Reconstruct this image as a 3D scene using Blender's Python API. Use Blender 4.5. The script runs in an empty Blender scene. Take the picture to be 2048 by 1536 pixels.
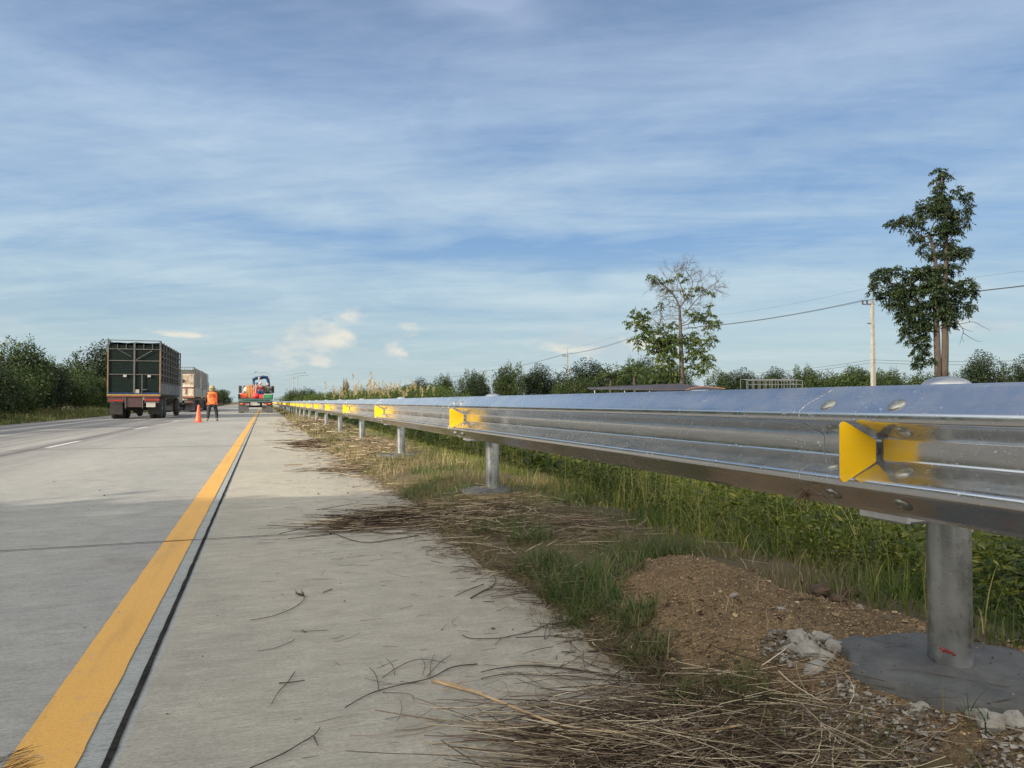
import bpy, math, random
import numpy as np
from mathutils import Vector, Matrix
random.seed(7)
RNG = np.random.default_rng(11)
R = math.radians
SC = bpy.context.scene
C = SC.collection

# ---------------------------------------------------------------- camera
CAMZ = 0.80
FPX = 1500.0
YAW = math.atan(496 / FPX)
PIT = math.atan(36 / FPX)
cd = bpy.data.cameras.new('camera')
cam = bpy.data.objects.new('camera', cd)
C.objects.link(cam)
cam.location = (0, 0, CAMZ)
cam.rotation_euler = (R(90) + PIT, 0, -YAW)
cd.sensor_width = 36
cd.lens = 36 * FPX / 2048
cd.clip_start = 0.05
cd.clip_end = 9000
SC.camera = cam

# ---------------------------------------------------------------- sun, sky, exposure
SUN_EL = R(20)
SUN_AZ = math.atan2(-0.93, -0.36)          # the sun stands to the left and a little behind
sdir = Vector((math.sin(SUN_AZ) * math.cos(SUN_EL), math.cos(SUN_AZ) * math.cos(SUN_EL), math.sin(SUN_EL)))
sl = bpy.data.lights.new('sun', 'SUN')
sl.energy = 5.0
sl.angle = R(0.5)
sl.color = (1.0, 0.89, 0.72)
so = bpy.data.objects.new('sun', sl)
C.objects.link(so)
so.rotation_euler = sdir.to_track_quat('Z', 'Y').to_euler()
SC.view_settings.view_transform = 'Standard'
SC.view_settings.look = 'None'
SC.view_settings.gamma = 1
SC.view_settings.use_curve_mapping = False
SC.view_settings.exposure = 0.6
SKY_STRENGTH = 0.10

class NT:
    """small wrapper to wire node trees"""
    def __init__(self, tree):
        self.t = tree
    def n(self, typ, **kw):
        nd = self.t.nodes.new(typ)
        for k, v in kw.items():
            if k.startswith('i_'):
                nd.inputs[k[2:]].default_value = v
            else:
                setattr(nd, k, v)
        return nd
    def l(self, a, b):
        self.t.links.new(a, b)
    def math(self, op, a, b=None, c=None, clamp=False):
        nd = self.t.nodes.new('ShaderNodeMath')
        nd.operation = op
        nd.use_clamp = clamp
        for i, v in enumerate((a, b, c)):
            if v is None: continue
            if isinstance(v, (int, float)): nd.inputs[i].default_value = v
            else: self.l(v, nd.inputs[i])
        return nd.outputs[0]
    def mix(self, fac, a, b, mode='MIX'):
        nd = self.t.nodes.new('ShaderNodeMix')
        nd.data_type = 'RGBA'
        nd.blend_type = mode
        for idx, v in ((0, fac), (6, a), (7, b)):
            if isinstance(v, (int, float)): nd.inputs[idx].default_value = v
            elif isinstance(v, (tuple, list)): nd.inputs[idx].default_value = (*v[:3], 1)
            else: self.l(v, nd.inputs[idx])
        return nd.outputs[2]
    def noise(self, vec, scale, detail=4, rough=0.55, dist=0.0):
        nd = self.n('ShaderNodeTexNoise')
        nd.inputs['Scale'].default_value = scale
        nd.inputs['Detail'].default_value = detail
        nd.inputs['Roughness'].default_value = rough
        nd.inputs['Distortion'].default_value = dist
        if vec is not None: self.l(vec, nd.inputs['Vector'])
        return nd.outputs['Fac']
    def ramp(self, fac, stops, interp='LINEAR'):
        nd = self.n('ShaderNodeValToRGB')
        cr = nd.color_ramp
        cr.interpolation = interp
        while len(cr.elements) < len(stops): cr.elements.new(0.5)
        for e, (p, c) in zip(cr.elements, stops):
            e.position = p
            e.color = (*c, 1) if isinstance(c, (tuple, list)) else (c, c, c, 1)
        self.l(fac, nd.inputs[0])
        return nd.outputs[0]
    def mapping(self, vec, scale=(1, 1, 1), rot=(0, 0, 0), loc=(0, 0, 0)):
        nd = self.n('ShaderNodeMapping')
        nd.inputs['Scale'].default_value = scale
        nd.inputs['Rotation'].default_value = rot
        nd.inputs['Location'].default_value = loc
        self.l(vec, nd.inputs['Vector'])
        return nd.outputs[0]
    def bump(self, h, strength, dist):
        nd = self.n('ShaderNodeBump')
        nd.inputs['Strength'].default_value = strength
        nd.inputs['Distance'].default_value = dist
        self.l(h, nd.inputs['Height'])
        return nd.outputs[0]

def make_world():
    w = bpy.data.worlds.new('World')
    SC.world = w
    w.use_nodes = True
    t = w.node_tree
    t.nodes.clear()
    N = NT(t)
    out = N.n('ShaderNodeOutputWorld')
    bg = N.n('ShaderNodeBackground')
    bg.inputs['Strength'].default_value = SKY_STRENGTH
    N.l(bg.outputs[0], out.inputs[0])
    sky = N.n('ShaderNodeTexSky', sky_type='NISHITA', sun_disc=False)
    sky.sun_elevation = SUN_EL
    sky.sun_rotation = SUN_AZ
    sky.air_density = 1.0
    sky.dust_density = 1.2
    sky.ozone_density = 2.0
    tc = N.n('ShaderNodeTexCoord')
    sep = N.n('ShaderNodeSeparateXYZ')
    N.l(tc.outputs['Generated'], sep.inputs[0])
    x, y, z = sep.outputs
    el = N.math('MULTIPLY', N.math('ARCSINE', z), 57.2958)              # degrees above the horizon
    az = N.math('MULTIPLY', N.math('ARCTAN2', x, y), 57.2958)           # degrees from the road's direction
    comb = N.n('ShaderNodeCombineXYZ')
    N.l(az, comb.inputs[0]); N.l(el, comb.inputs[1])
    ae = comb.outputs[0]
    # clear air: blue overhead, pale near the horizon
    clear = N.ramp(N.math('DIVIDE', el, 60.0, clamp=True), [
        (0.0, (3.2, 3.95, 4.15)), (0.07, (2.85, 3.85, 4.35)), (0.20, (1.50, 2.65, 4.4)), (0.34, (1.40, 2.30, 3.9)),
        (0.5, (1.25, 1.90, 3.05)), (1.0, (0.95, 1.6, 2.9))])
    base = N.mix(0.12, clear, sky.outputs[0])
    # cirrus veils on a high flat layer
    den = N.math('ADD', N.math('MAXIMUM', z, 0.0), 0.10)
    cu = N.n('ShaderNodeCombineXYZ')
    N.l(N.math('DIVIDE', x, den), cu.inputs[0]); N.l(N.math('DIVIDE', y, den), cu.inputs[1])
    uv = N.mapping(cu.outputs[0], rot=(0, 0, YAW + R(6)))
    n1 = N.noise(N.mapping(uv, scale=(0.55, 1.5, 1), loc=(3.1, 1.7, 0)), 1.0, 6, 0.6, 0.5)
    n2 = N.noise(N.mapping(uv, scale=(0.9, 5.5, 1), rot=(0, 0, R(8)), loc=(1.1, 7.7, 0)), 1.0, 7, 0.62, 0.7)
    n3 = N.noise(N.mapping(ae, scale=(0.045, 0.33, 1), loc=(5.0, 2.0, 0)), 1.0, 6, 0.6, 0.6)
    n4 = N.noise(N.mapping(uv, scale=(2.0, 6.0, 1), rot=(0, 0, R(-14)), loc=(6.0, 3.0, 0)), 1.0, 9, 0.68, 1.6)
    n5 = N.noise(N.mapping(uv, scale=(2.2, 3.0, 1), rot=(0, 0, R(30)), loc=(2.0, 9.0, 0)), 1.0, 8, 0.66, 1.0)
    wob = N.math('MULTIPLY', N.math('SUBTRACT', N.noise(N.mapping(ae, scale=(0.05, 0.1, 1)), 1.0, 3), 0.5), 7.0)
    def band(a0, e0, wa, we, tilt, amp, warp=1.0):
        da = N.math('SUBTRACT', az, a0)
        de = N.math('SUBTRACT', N.math('SUBTRACT', el, e0), N.math('MULTIPLY', da, tilt))
        de = N.math('ADD', de, N.math('MULTIPLY', wob, warp))
        q = N.math('ADD', N.math('POWER', N.math('DIVIDE', da, wa), 2), N.math('POWER', N.math('DIVIDE', de, we), 2))
        return N.math('MULTIPLY', N.math('EXPONENT', N.math('MULTIPLY', q, -1.0)), amp)
    tot = None
    for b in BANDS:
        v = band(*b)
        tot = v if tot is None else N.math('ADD', tot, v)
    vsum = N.math('ADD', N.math('MULTIPLY', N.math('SUBTRACT', n1, 0.46), 1.7), N.math('MULTIPLY', N.math('SUBTRACT', n2, 0.48), 0.5))
    vsum = N.math('ADD', vsum, N.math('MULTIPLY', N.math('SUBTRACT', n3, 0.48), 0.8))
    vsum = N.math('ADD', vsum, N.math('MULTIPLY', N.math('SUBTRACT', n4, 0.5), 0.30))
    vsum = N.math('ADD', vsum, N.math('MULTIPLY', N.math('SUBTRACT', n5, 0.5), 0.75))
    veil = N.math('ADD', N.math('MULTIPLY', vsum, 1.15), N.math('ADD', tot, 0.24))
    veil = N.math('MULTIPLY', N.math('MAXIMUM', veil, 0.0), 0.95, clamp=True)
    veilcol = N.ramp(N.math('DIVIDE', el, 60.0, clamp=True), [(0, (4.1, 4.7, 4.7)), (0.15, (3.8, 4.75, 5.2)), (0.35, (3.15, 4.05, 5.2)), (0.5, (2.4, 3.0, 4.4)), (1, (2.5, 3.0, 4.2))])
    col = N.mix(N.math('MULTIPLY', veil, 0.85), base, veilcol)
    # cumulus tops low over the horizon
    pn = N.noise(N.mapping(ae, scale=(0.22, 0.45, 1), loc=(2.2, 0.3, 0)), 1.0, 8, 0.58, 0.3)
    pmask = None
    for b in PUFFS:
        v = band(*b, 0.45)
        pmask = v if pmask is None else N.math('ADD', pmask, v)
    pf = N.math('MULTIPLY', N.math('SUBTRACT', N.math('ADD', pmask, N.math('MULTIPLY', N.math('SUBTRACT', pn, 0.5), 3.4)), 0.50), 2.2, clamp=True)
    pf = N.math('MULTIPLY', pf, N.math('MULTIPLY', pmask, 1.6, clamp=True))
    pcol = N.mix(N.ramp(N.noise(N.mapping(ae, scale=(0.2, 0.5, 1), loc=(2.5, .9, 0)), 1.0, 5), [(0.42, 0.0), (0.62, 1.0)]), (3.4, 4.1, 4.5), (5.6, 5.4, 4.7))
    col = N.mix(N.math('MULTIPLY', pf, 0.88), col, pcol)
    # unseen white cloud deck overhead and behind, added to lift and neutralise the fill
    dt = N.math('ADD', N.math('ADD', N.math('MULTIPLY', x, -0.25), N.math('MULTIPLY', y, -0.72)), N.math('MULTIPLY', z, 0.62))
    dt = N.math('ADD', dt, N.math('MULTIPLY', N.math('SUBTRACT', n1, 0.5), 0.25))
    col = N.mix(N.ramp(dt, [(0.16, 0.0), (0.42, 0.92)]), col, (4.2, 4.25, 4.3))
    bk = N.math('ADD', N.math('MULTIPLY', y, -1.0), N.math('MULTIPLY', x, 0.25))
    col = N.mix(N.ramp(bk, [(0.30, 0.0), (0.65, 1.0)]), col, (12.5, 12.3, 11.8))  # extra bright lobe behind the camera, added to light the reflector plates
    # the hazy glare round the low sun, out of the picture on the left
    sx, sy, sz = sdir
    gl = N.math('ADD', N.math('ADD', N.math('MULTIPLY', x, sx), N.math('MULTIPLY', y, sy)), N.math('MULTIPLY', z, sz))
    col = N.mix(N.ramp(gl, [(0.35, 0.0), (0.92, 0.95)]), col, (17.0, 16.2, 14.6))
    # grey-green below the horizon
    N.l(N.mix(N.math('MULTIPLY', N.math('ADD', el, 1.0), 0.8, clamp=True), (0.9, 1.0, 0.8), col), bg.inputs['Color'])

# (azimuth, elevation, width, height, tilt, strength) in degrees
BANDS = [(-8, 19.5, 20, 2.3, -0.05, 0.50), (16, 15.2, 17, 2.0, 0.02, 0.55), (-12, 13.5, 14, 3.0, 0, 0.40), (8, 12.0, 22, 1.2, -0.07, -0.45),
         (-14, 8.8, 14, 1.6, -0.05, 0.40), (22, 8.3, 30, 1.0, -0.03, 0.40), (0, 30, 26, 3.5, 0.05, -0.20), (40, 19, 16, 1.5, 0.10, -0.28),
         (48, 24.5, 13, 2.0, 0.1, 0.30), (44, 15.6, 16, 1.0, 0.03, -0.2), (15.5, 28.6, 4.4, 1.5, -0.12, 1.5), (-16, 26, 5, 5, 0.2, 0.25),
         (30, 5.6, 16, 1.2, 0.0, 0.35), (30, 17, 10, 1.0, 0.12, 0.3)]
PUFFS = [(-19, 4.4, 5.0, 2.2, -0.1, 1.0), (2.6, 4.4, 4.6, 2.0, 0.3, 1.25), (9.3, 4.0, 1.9, 1.8, 0.2, 1.0), (25, 4.3, 4.6, 1.5, 0.05, 1.25),
         (-6.2, 4.7, 2.2, 0.35, -0.12, 1.1), (3.8, 2.7, 1.4, 0.6, 0, 0.9), (50, 4.6, 4, 0.9, 0.0, 0.8)]
make_world()

# ---------------------------------------------------------------- helpers
fwd = Vector((math.sin(YAW) * math.cos(PIT), math.cos(YAW) * math.cos(PIT), math.sin(PIT)))
rgt = Vector((math.cos(YAW), -math.sin(YAW), 0))
upv = rgt.cross(fwd)
def D(px, py, depth):
    """a point seen in direction (px, py) of the photograph at this distance along the view axis"""
    return Vector((0, 0, CAMZ)) + (fwd + rgt * ((px - 1024) / FPX) + upv * ((768 - py) / FPX)) * depth
def G(px, py, z=0.0):
    d = fwd + rgt * ((px - 1024) / FPX) + upv * ((768 - py) / FPX)
    return Vector((0, 0, CAMZ)) + d * ((z - CAMZ) / d.z)

def tag(o, label=None, cat=None, group=None, kind=None):
    if label: o['label'] = label
    if cat: o['category'] = cat
    if group: o['group'] = group
    if kind: o['kind'] = kind
    return o
def empty(name, loc=(0, 0, 0), rz=0, label=None, cat=None, group=None):
    o = bpy.data.objects.new(name, None)
    o.empty_display_size = 0.2
    C.objects.link(o)
    o.location = loc
    o.rotation_euler = (0, 0, rz)
    return tag(o, label, cat, group)
def link(name, me, mat=None, parent=None):
    o = bpy.data.objects.new(name, me)
    C.objects.link(o)
    if mat is not None: me.materials.append(mat)
    if parent is not None: o.parent = parent
    return o
def copy_tree(o, parent=None):
    c = o.copy()
    C.objects.link(c)
    c.parent = parent
    for ch in list(o.children):
        copy_tree(ch, c)
    return c
def quads_mesh(name, V, F, tint=None, smooth=False):
    """V (n,3) and F (m,4) numpy -> mesh; tint = one value per vertex"""
    me = bpy.data.meshes.new(name)
    V = np.asarray(V, dtype=np.float32); F = np.asarray(F, dtype=np.int32)
    k = F.shape[1]
    me.vertices.add(len(V)); me.vertices.foreach_set('co', V.ravel())
    me.loops.add(F.size); me.loops.foreach_set('vertex_index', F.ravel())
    me.polygons.add(len(F)); me.polygons.foreach_set('loop_start', np.arange(0, F.size, k, dtype=np.int32))
    if tint is not None:
        a = me.attributes.new('tint', 'FLOAT', 'POINT')
        a.data.foreach_set('value', np.asarray(tint, dtype=np.float32))
    if smooth: me.polygons.foreach_set('use_smooth', np.ones(len(F), dtype=bool))
    me.update(calc_edges=True)
    return me

class MB:
    """collects simple shapes into one mesh"""
    def __init__(self): self.v = []; self.f = []
    def add(self, vs, fs):
        b = len(self.v)
        self.v += [tuple(p) for p in vs]
        self.f += [tuple(b + i for i in f) for f in fs]
        return self
    def box(self, x0, x1, y0, y1, z0, z1, rz=0, piv=None, ch=0.0):
        if ch > 0:
            vs = []; c = ch
            for z, k in ((z0, c), (z0 + c, 0), (z1 - c, 0), (z1, c)):
                vs += [(x0 + k + (c if not k else 0), y0 + k, z), (x1 - k - (c if not k else 0), y0 + k, z), (x1 - k, y0 + k + (c if not k else 0), z), (x1 - k, y1 - k - (c if not k else 0), z),
                       (x1 - k - (c if not k else 0), y1 - k, z), (x0 + k + (c if not k else 0), y1 - k, z), (x0 + k, y1 - k - (c if not k else 0), z), (x0 + k, y0 + k + (c if not k else 0), z)]
            fs = [tuple(range(7, -1, -1)), tuple(range(24, 32))]
            for r in range(3):
                for i in range(8):
                    j = (i + 1) % 8
                    fs.append((r * 8 + i, r * 8 + j, r * 8 + 8 + j, r * 8 + 8 + i))
        else:
            vs = [(x0, y0, z0), (x1, y0, z0), (x1, y1, z0), (x0, y1, z0), (x0, y0, z1), (x1, y0, z1), (x1, y1, z1), (x0, y1, z1)]
            fs = [(0, 3, 2, 1), (4, 5, 6, 7), (0, 1, 5, 4), (1, 2, 6, 5), (2, 3, 7, 6), (3, 0, 4, 7)]
        if rz:
            px, py = piv or ((x0 + x1) / 2, (y0 + y1) / 2)
            c_, s_ = math.cos(rz), math.sin(rz)
            vs = [(px + (x - px) * c_ - (y - py) * s_, py + (x - px) * s_ + (y - py) * c_, z) for x, y, z in vs]
        return self.add(vs, fs)
    def tube(self, pts, rad, n=6, caps=True):
        pts = [Vector(p) for p in pts]
        if isinstance(rad, (int, float)): rad = [rad] * len(pts)
        vs = []; fs = []
        prev = None
        for i, p in enumerate(pts):
            t = (pts[min(i + 1, len(pts) - 1)] - pts[max(i - 1, 0)])
            t = t.normalized() if t.length > 1e-9 else Vector((0, 0, 1))
            if prev is None:
                a = Vector((0, 0, 1)) if abs(t.z) < 0.9 else Vector((1, 0, 0))
                u = t.cross(a).normalized()
            else:
                u = (prev - t * prev.dot(t))
                u = u.normalized() if u.length > 1e-6 else t.orthogonal().normalized()
            prev = u
            w = t.cross(u)
            for k in range(n):
                a = 2 * math.pi * k / n
                vs.append(p + (u * math.cos(a) + w * math.sin(a)) * rad[i])
        for i in range(len(pts) - 1):
            for k in range(n):
                k2 = (k + 1) % n
                fs.append((i * n + k, i * n + k2, (i + 1) * n + k2, (i + 1) * n + k))
        if caps:
            fs.append(tuple(range(n - 1, -1, -1)))
            fs.append(tuple((len(pts) - 1) * n + k for k in range(n)))
        return self.add(vs, fs)
    def cyl(self, p0, p1, r0, r1=None, n=16):
        return self.tube([p0, p1], [r0, r0 if r1 is None else r1], n)
    def lathe(self, prof, loc=(0, 0, 0), n=24, axis='Z'):
        vs = []; fs = []
        for r, h in prof:
            for k in range(n):
                a = 2 * math.pi * k / n
                c_, s_ = r * math.cos(a), r * math.sin(a)
                p = (c_, s_, h) if axis == 'Z' else ((h, c_, s_) if axis == 'X' else (s_, h, c_))
                vs.append((loc[0] + p[0], loc[1] + p[1], loc[2] + p[2]))
        for i in range(len(prof) - 1):
            for k in range(n):
                k2 = (k + 1) % n
                fs.append((i * n + k, i * n + k2, (i + 1) * n + k2, (i + 1) * n + k))
        fs.append(tuple(range(n - 1, -1, -1)))
        fs.append(tuple((len(prof) - 1) * n + k for k in range(n)))
        return self.add(vs, fs)
    def build(self, name, mat=None, parent=None, smooth=False):
        me = bpy.data.meshes.new(name)
        me.from_pydata(self.v, [], self.f)
        if smooth:
            me.polygons.foreach_set('use_smooth', [len(p.vertices) <= 4 for p in me.polygons])
        me.update()
        return link(name, me, mat, parent)

# lattice noise used for terrain and scatter
_L = np.random.default_rng(5).random((256, 256))
def vn(x, y, seed=0):
    x = np.asarray(x, dtype=float) + seed * 17.3; y = np.asarray(y, dtype=float) + seed * 9.1
    xi = np.floor(x).astype(int); yi = np.floor(y).astype(int)
    fx = x - xi; fy = y - yi
    fx = fx * fx * (3 - 2 * fx); fy = fy * fy * (3 - 2 * fy)
    g = lambda a, b: _L[a % 256, b % 256]
    return ((g(xi, yi) * (1 - fx) + g(xi + 1, yi) * fx) * (1 - fy) + (g(xi, yi + 1) * (1 - fx) + g(xi + 1, yi + 1) * fx) * fy) * 2 - 1
def fbm(x, y, o=4, seed=0):
    s = 0; a = 1
    for i in range(o):
        s = s + a * vn(x * 2 ** i, y * 2 ** i, seed + i); a *= 0.5
    return s

# ---------------------------------------------------------------- materials
MATS = {}
def M(name, c1, c2=None, rough=0.7, metal=0.0, scale=6.0, bump=0.0, bscale=None, bdist=0.01, stretch=(1, 1, 1), spec=0.5, detail=5):
    if name in MATS: return MATS[name]
    m = bpy.data.materials.new(name)
    m.use_nodes = True
    N = NT(m.node_tree)
    p = m.node_tree.nodes['Principled BSDF']
    tc = N.n('ShaderNodeTexCoord')
    v = N.mapping(tc.outputs['Object'], scale=stretch)
    c2 = c2 or tuple(c * 0.7 for c in c1)
    f = N.noise(v, scale, detail, 0.6)
    N.l(N.ramp(f, [(0.35, c1), (0.65, c2)]), p.inputs['Base Color'])
    p.inputs['Roughness'].default_value = rough
    p.inputs['Metallic'].default_value = metal
    p.inputs['Specular IOR Level'].default_value = spec
    if bump > 0:
        h = N.noise(v, bscale or scale * 4, 5, 0.6)
        N.l(N.bump(h, bump, bdist), p.inputs['Normal'])
    MATS[name] = m
    return m
def leaf_mat(name, stops, rough=0.55, trans=0.25, spec=0.35):
    """colour chosen leaf by leaf from the tint attribute"""
    m = bpy.data.materials.new(name)
    m.use_nodes = True
    N = NT(m.node_tree)
    p = m.node_tree.nodes['Principled BSDF']
    at = N.n('ShaderNodeAttribute', attribute_name='tint')
    col = N.ramp(at.outputs['Fac'], stops)
    N.l(col, p.inputs['Base Color'])
    p.inputs['Roughness'].default_value = rough
    p.inputs['Specular IOR Level'].default_value = spec
    if trans > 0:
        tr = N.n('ShaderNodeBsdfTranslucent')
        N.l(N.mix(1.0, col, (1.25, 1.35, 0.6), 'MULTIPLY'), tr.inputs['Color'])
        mx = N.n('ShaderNodeMixShader')
        mx.inputs[0].default_value = trans
        N.l(p.outputs[0], mx.inputs[1]); N.l(tr.outputs[0], mx.inputs[2])
        N.l(mx.outputs[0], m.node_tree.nodes['Material Output'].inputs['Surface'])
    MATS[name] = m
    return m

def concrete_mat():
    m = bpy.data.materials.new('road_concrete')
    m.use_nodes = True
    N = NT(m.node_tree)
    p = m.node_tree.nodes['Principled BSDF']
    tc = N.n('ShaderNodeTexCoord')
    o = tc.outputs['Object']
    sep = N.n('ShaderNodeSeparateXYZ'); N.l(o, sep.inputs[0])
    X = sep.outputs[0]
    big = N.noise(N.mapping(o, scale=(0.5, 0.22, 1)), 1.0, 6, 0.6)
    mid = N.noise(o, 3.2, 6, 0.65)
    col = N.mix(N.ramp(big, [(0.3, 0.0), (0.7, 1.0)]), (0.29, 0.29, 0.27), (0.40, 0.385, 0.34))
    col = N.mix(N.ramp(mid, [(0.3, 0.0), (0.7, 1.0)]), N.mix(1.0, col, (0.86, 0.86, 0.87), 'MULTIPLY'), col)
    # the inner shoulder slab is a shade browner than the lane slabs
    sh = N.math('GREATER_THAN', X, -0.335)
    col = N.mix(N.math('MULTIPLY', sh, 0.8), col, N.mix(1.0, col, (1.10, 1.05, 0.96), 'MULTIPLY'))
    ln = N.math('LESS_THAN', X, -0.335)
    col = N.mix(ln, col, N.mix(1.0, col, (0.93, 0.945, 0.98), 'MULTIPLY'))  # lane slabs tinted darker and bluer: bluish shade put into the colour
    # smooth trowelled strip beside the joint
    strip = N.math('MULTIPLY', N.math('GREATER_THAN', X, -0.385), N.math('LESS_THAN', N.math('ADD', X, N.math('MULTIPLY', N.noise(N.mapping(o, scale=(0, 5, 0)), 1.0, 3), 0.02)), -0.29))
    col = N.mix(N.math('MULTIPLY', strip, 0.6), col, (0.30, 0.33, 0.33))
    # tyre-darkened wheel paths of the running lanes
    tr = N.noise(N.mapping(o, scale=(1.6, 0.035, 1)), 1.0, 5, 0.55, 0.15)
    lane = N.math('MULTIPLY', N.math('SUBTRACT', -2.4, X), 0.7, clamp=True)
    col = N.mix(N.math('MULTIPLY', N.math('MULTIPLY', N.ramp(tr, [(0.38, 0.0), (0.58, 1.0)]), lane), 0.74), col, (0.13, 0.125, 0.135))
    # transverse broom marks
    br1 = N.noise(N.mapping(o, scale=(7, 170, 1)), 1.0, 4, 0.65)
    br2 = N.noise(N.mapping(o, scale=(16, 420, 1), loc=(4, 2, 0)), 1.0, 3, 0.65)
    br = N.math('ADD', N.math('MULTIPLY', br1, 0.6), N.math('MULTIPLY', br2, 0.4))
    col = N.mix(N.ramp(br, [(0.40, 0.75), (0.50, 0.0)]), col, N.mix(1.0, col, (0.62, 0.62, 0.62), 'MULTIPLY'))
    # stains, pits and specks
    st = N.noise(N.mapping(o, scale=(1.2, 0.8, 1), loc=(9, 4, 0)), 1.4, 7, 0.7)
    col = N.mix(N.ramp(st, [(0.56, 0.0), (0.72, 0.5)]), col, (0.20, 0.175, 0.15))
    sp = N.noise(o, 130, 3, 0.7)
    col = N.mix(N.ramp(sp, [(0.60, 0.0), (0.70, 0.6)]), col, (0.14, 0.135, 0.125))
    col = N.mix(N.ramp(sp, [(0.28, 0.4), (0.38, 0.0)]), col, (0.52, 0.5, 0.46))
    # earth and plant stains thickening towards the verge
    ed = N.math('MULTIPLY', N.math('SUBTRACT', X, 0.45), 1.3, clamp=True)
    dn = N.noise(N.mapping(o, scale=(1.5, 1, 1), loc=(1, 8, 0)), 4.5, 8, 0.75)
    df = N.math('MULTIPLY', N.ramp(dn, [(0.42, 0.0), (0.62, 0.8)]), ed)
    col = N.mix(df, col, (0.20, 0.165, 0.12))
    gr = N.noise(N.mapping(o, scale=(1, 1.6, 1)), 70, 6, 0.8)
    col = N.mix(1.0, col, N.ramp(gr, [(0.30, 0.70), (0.50, 0.99), (0.70, 1.22)]), 'MULTIPLY')
    mot = N.noise(N.mapping(o, scale=(2.5, 5.0, 1), loc=(7, 7, 0)), 2.2, 7, 0.7)
    col = N.mix(1.0, col, N.ramp(mot, [(0.30, 0.84), (0.70, 1.12)]), 'MULTIPLY')
    fs = N.noise(N.mapping(o, loc=(2, 5, 0)), 320, 3, 0.7)
    col = N.mix(N.ramp(fs, [(0.56, 0.0), (0.66, 0.45)]), col, (0.17, 0.165, 0.15))
    N.l(col, p.inputs['Base Color'])
    N.l(N.math('ADD', N.math('MULTIPLY', mid, 0.2), 0.8), p.inputs['Roughness'])
    h = N.math('ADD', N.math('MULTIPLY', br, 1.0), N.math('MULTIPLY', sp, 0.35))
    N.l(N.bump(h, 0.8, 0.005), p.inputs['Normal'])
    p.inputs['Specular IOR Level'].default_value = 0.15
    return m
def paint_mat(name, c1, c2, worn):
    m = bpy.data.materials.new(name)
    m.use_nodes = True
    N = NT(m.node_tree)
    p = m.node_tree.nodes['Principled BSDF']
    tc = N.n('ShaderNodeTexCoord'); o = tc.outputs['Object']
    col = N.mix(N.noise(N.mapping(o, scale=(2, .7, 1)), 2.5, 5), c1, c2)
    pits = N.noise(o, 55, 5, 0.7)
    col = N.mix(N.ramp(pits, [(0.60, 0.0), (0.70, 0.55)]), col, tuple(c * 0.45 for c in c1))
    w = N.noise(N.mapping(o, scale=(1, 1, 1)), 9, 7, 0.75)
    col = N.mix(N.ramp(w, [(0.60, 0.0), (0.70, worn)]), col, (0.27, 0.26, 0.23))
    g2 = N.noise(o, 130, 5, 0.8)
    col = N.mix(1.0, col, N.ramp(g2, [(0.3, 0.78), (0.5, 1.0), (0.7, 1.12)]), 'MULTIPLY')
    sm = N.noise(N.mapping(o, scale=(6, 0.5, 1)), 1.5, 6, 0.7)
    col = N.mix(N.ramp(sm, [(0.52, 0.0), (0.72, 0.35)]), col, (0.20, 0.13, 0.06))
    br = N.noise(N.mapping(o, scale=(1.3, 110, 1)), 1.0, 3, 0.6)
    N.l(col, p.inputs['Base Color'])
    p.inputs['Roughness'].default_value = 0.6
    N.l(N.bump(N.math('ADD', pits, N.math('MULTIPLY', br, .7)), 0.35, 0.003), p.inputs['Normal'])
    return m
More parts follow.
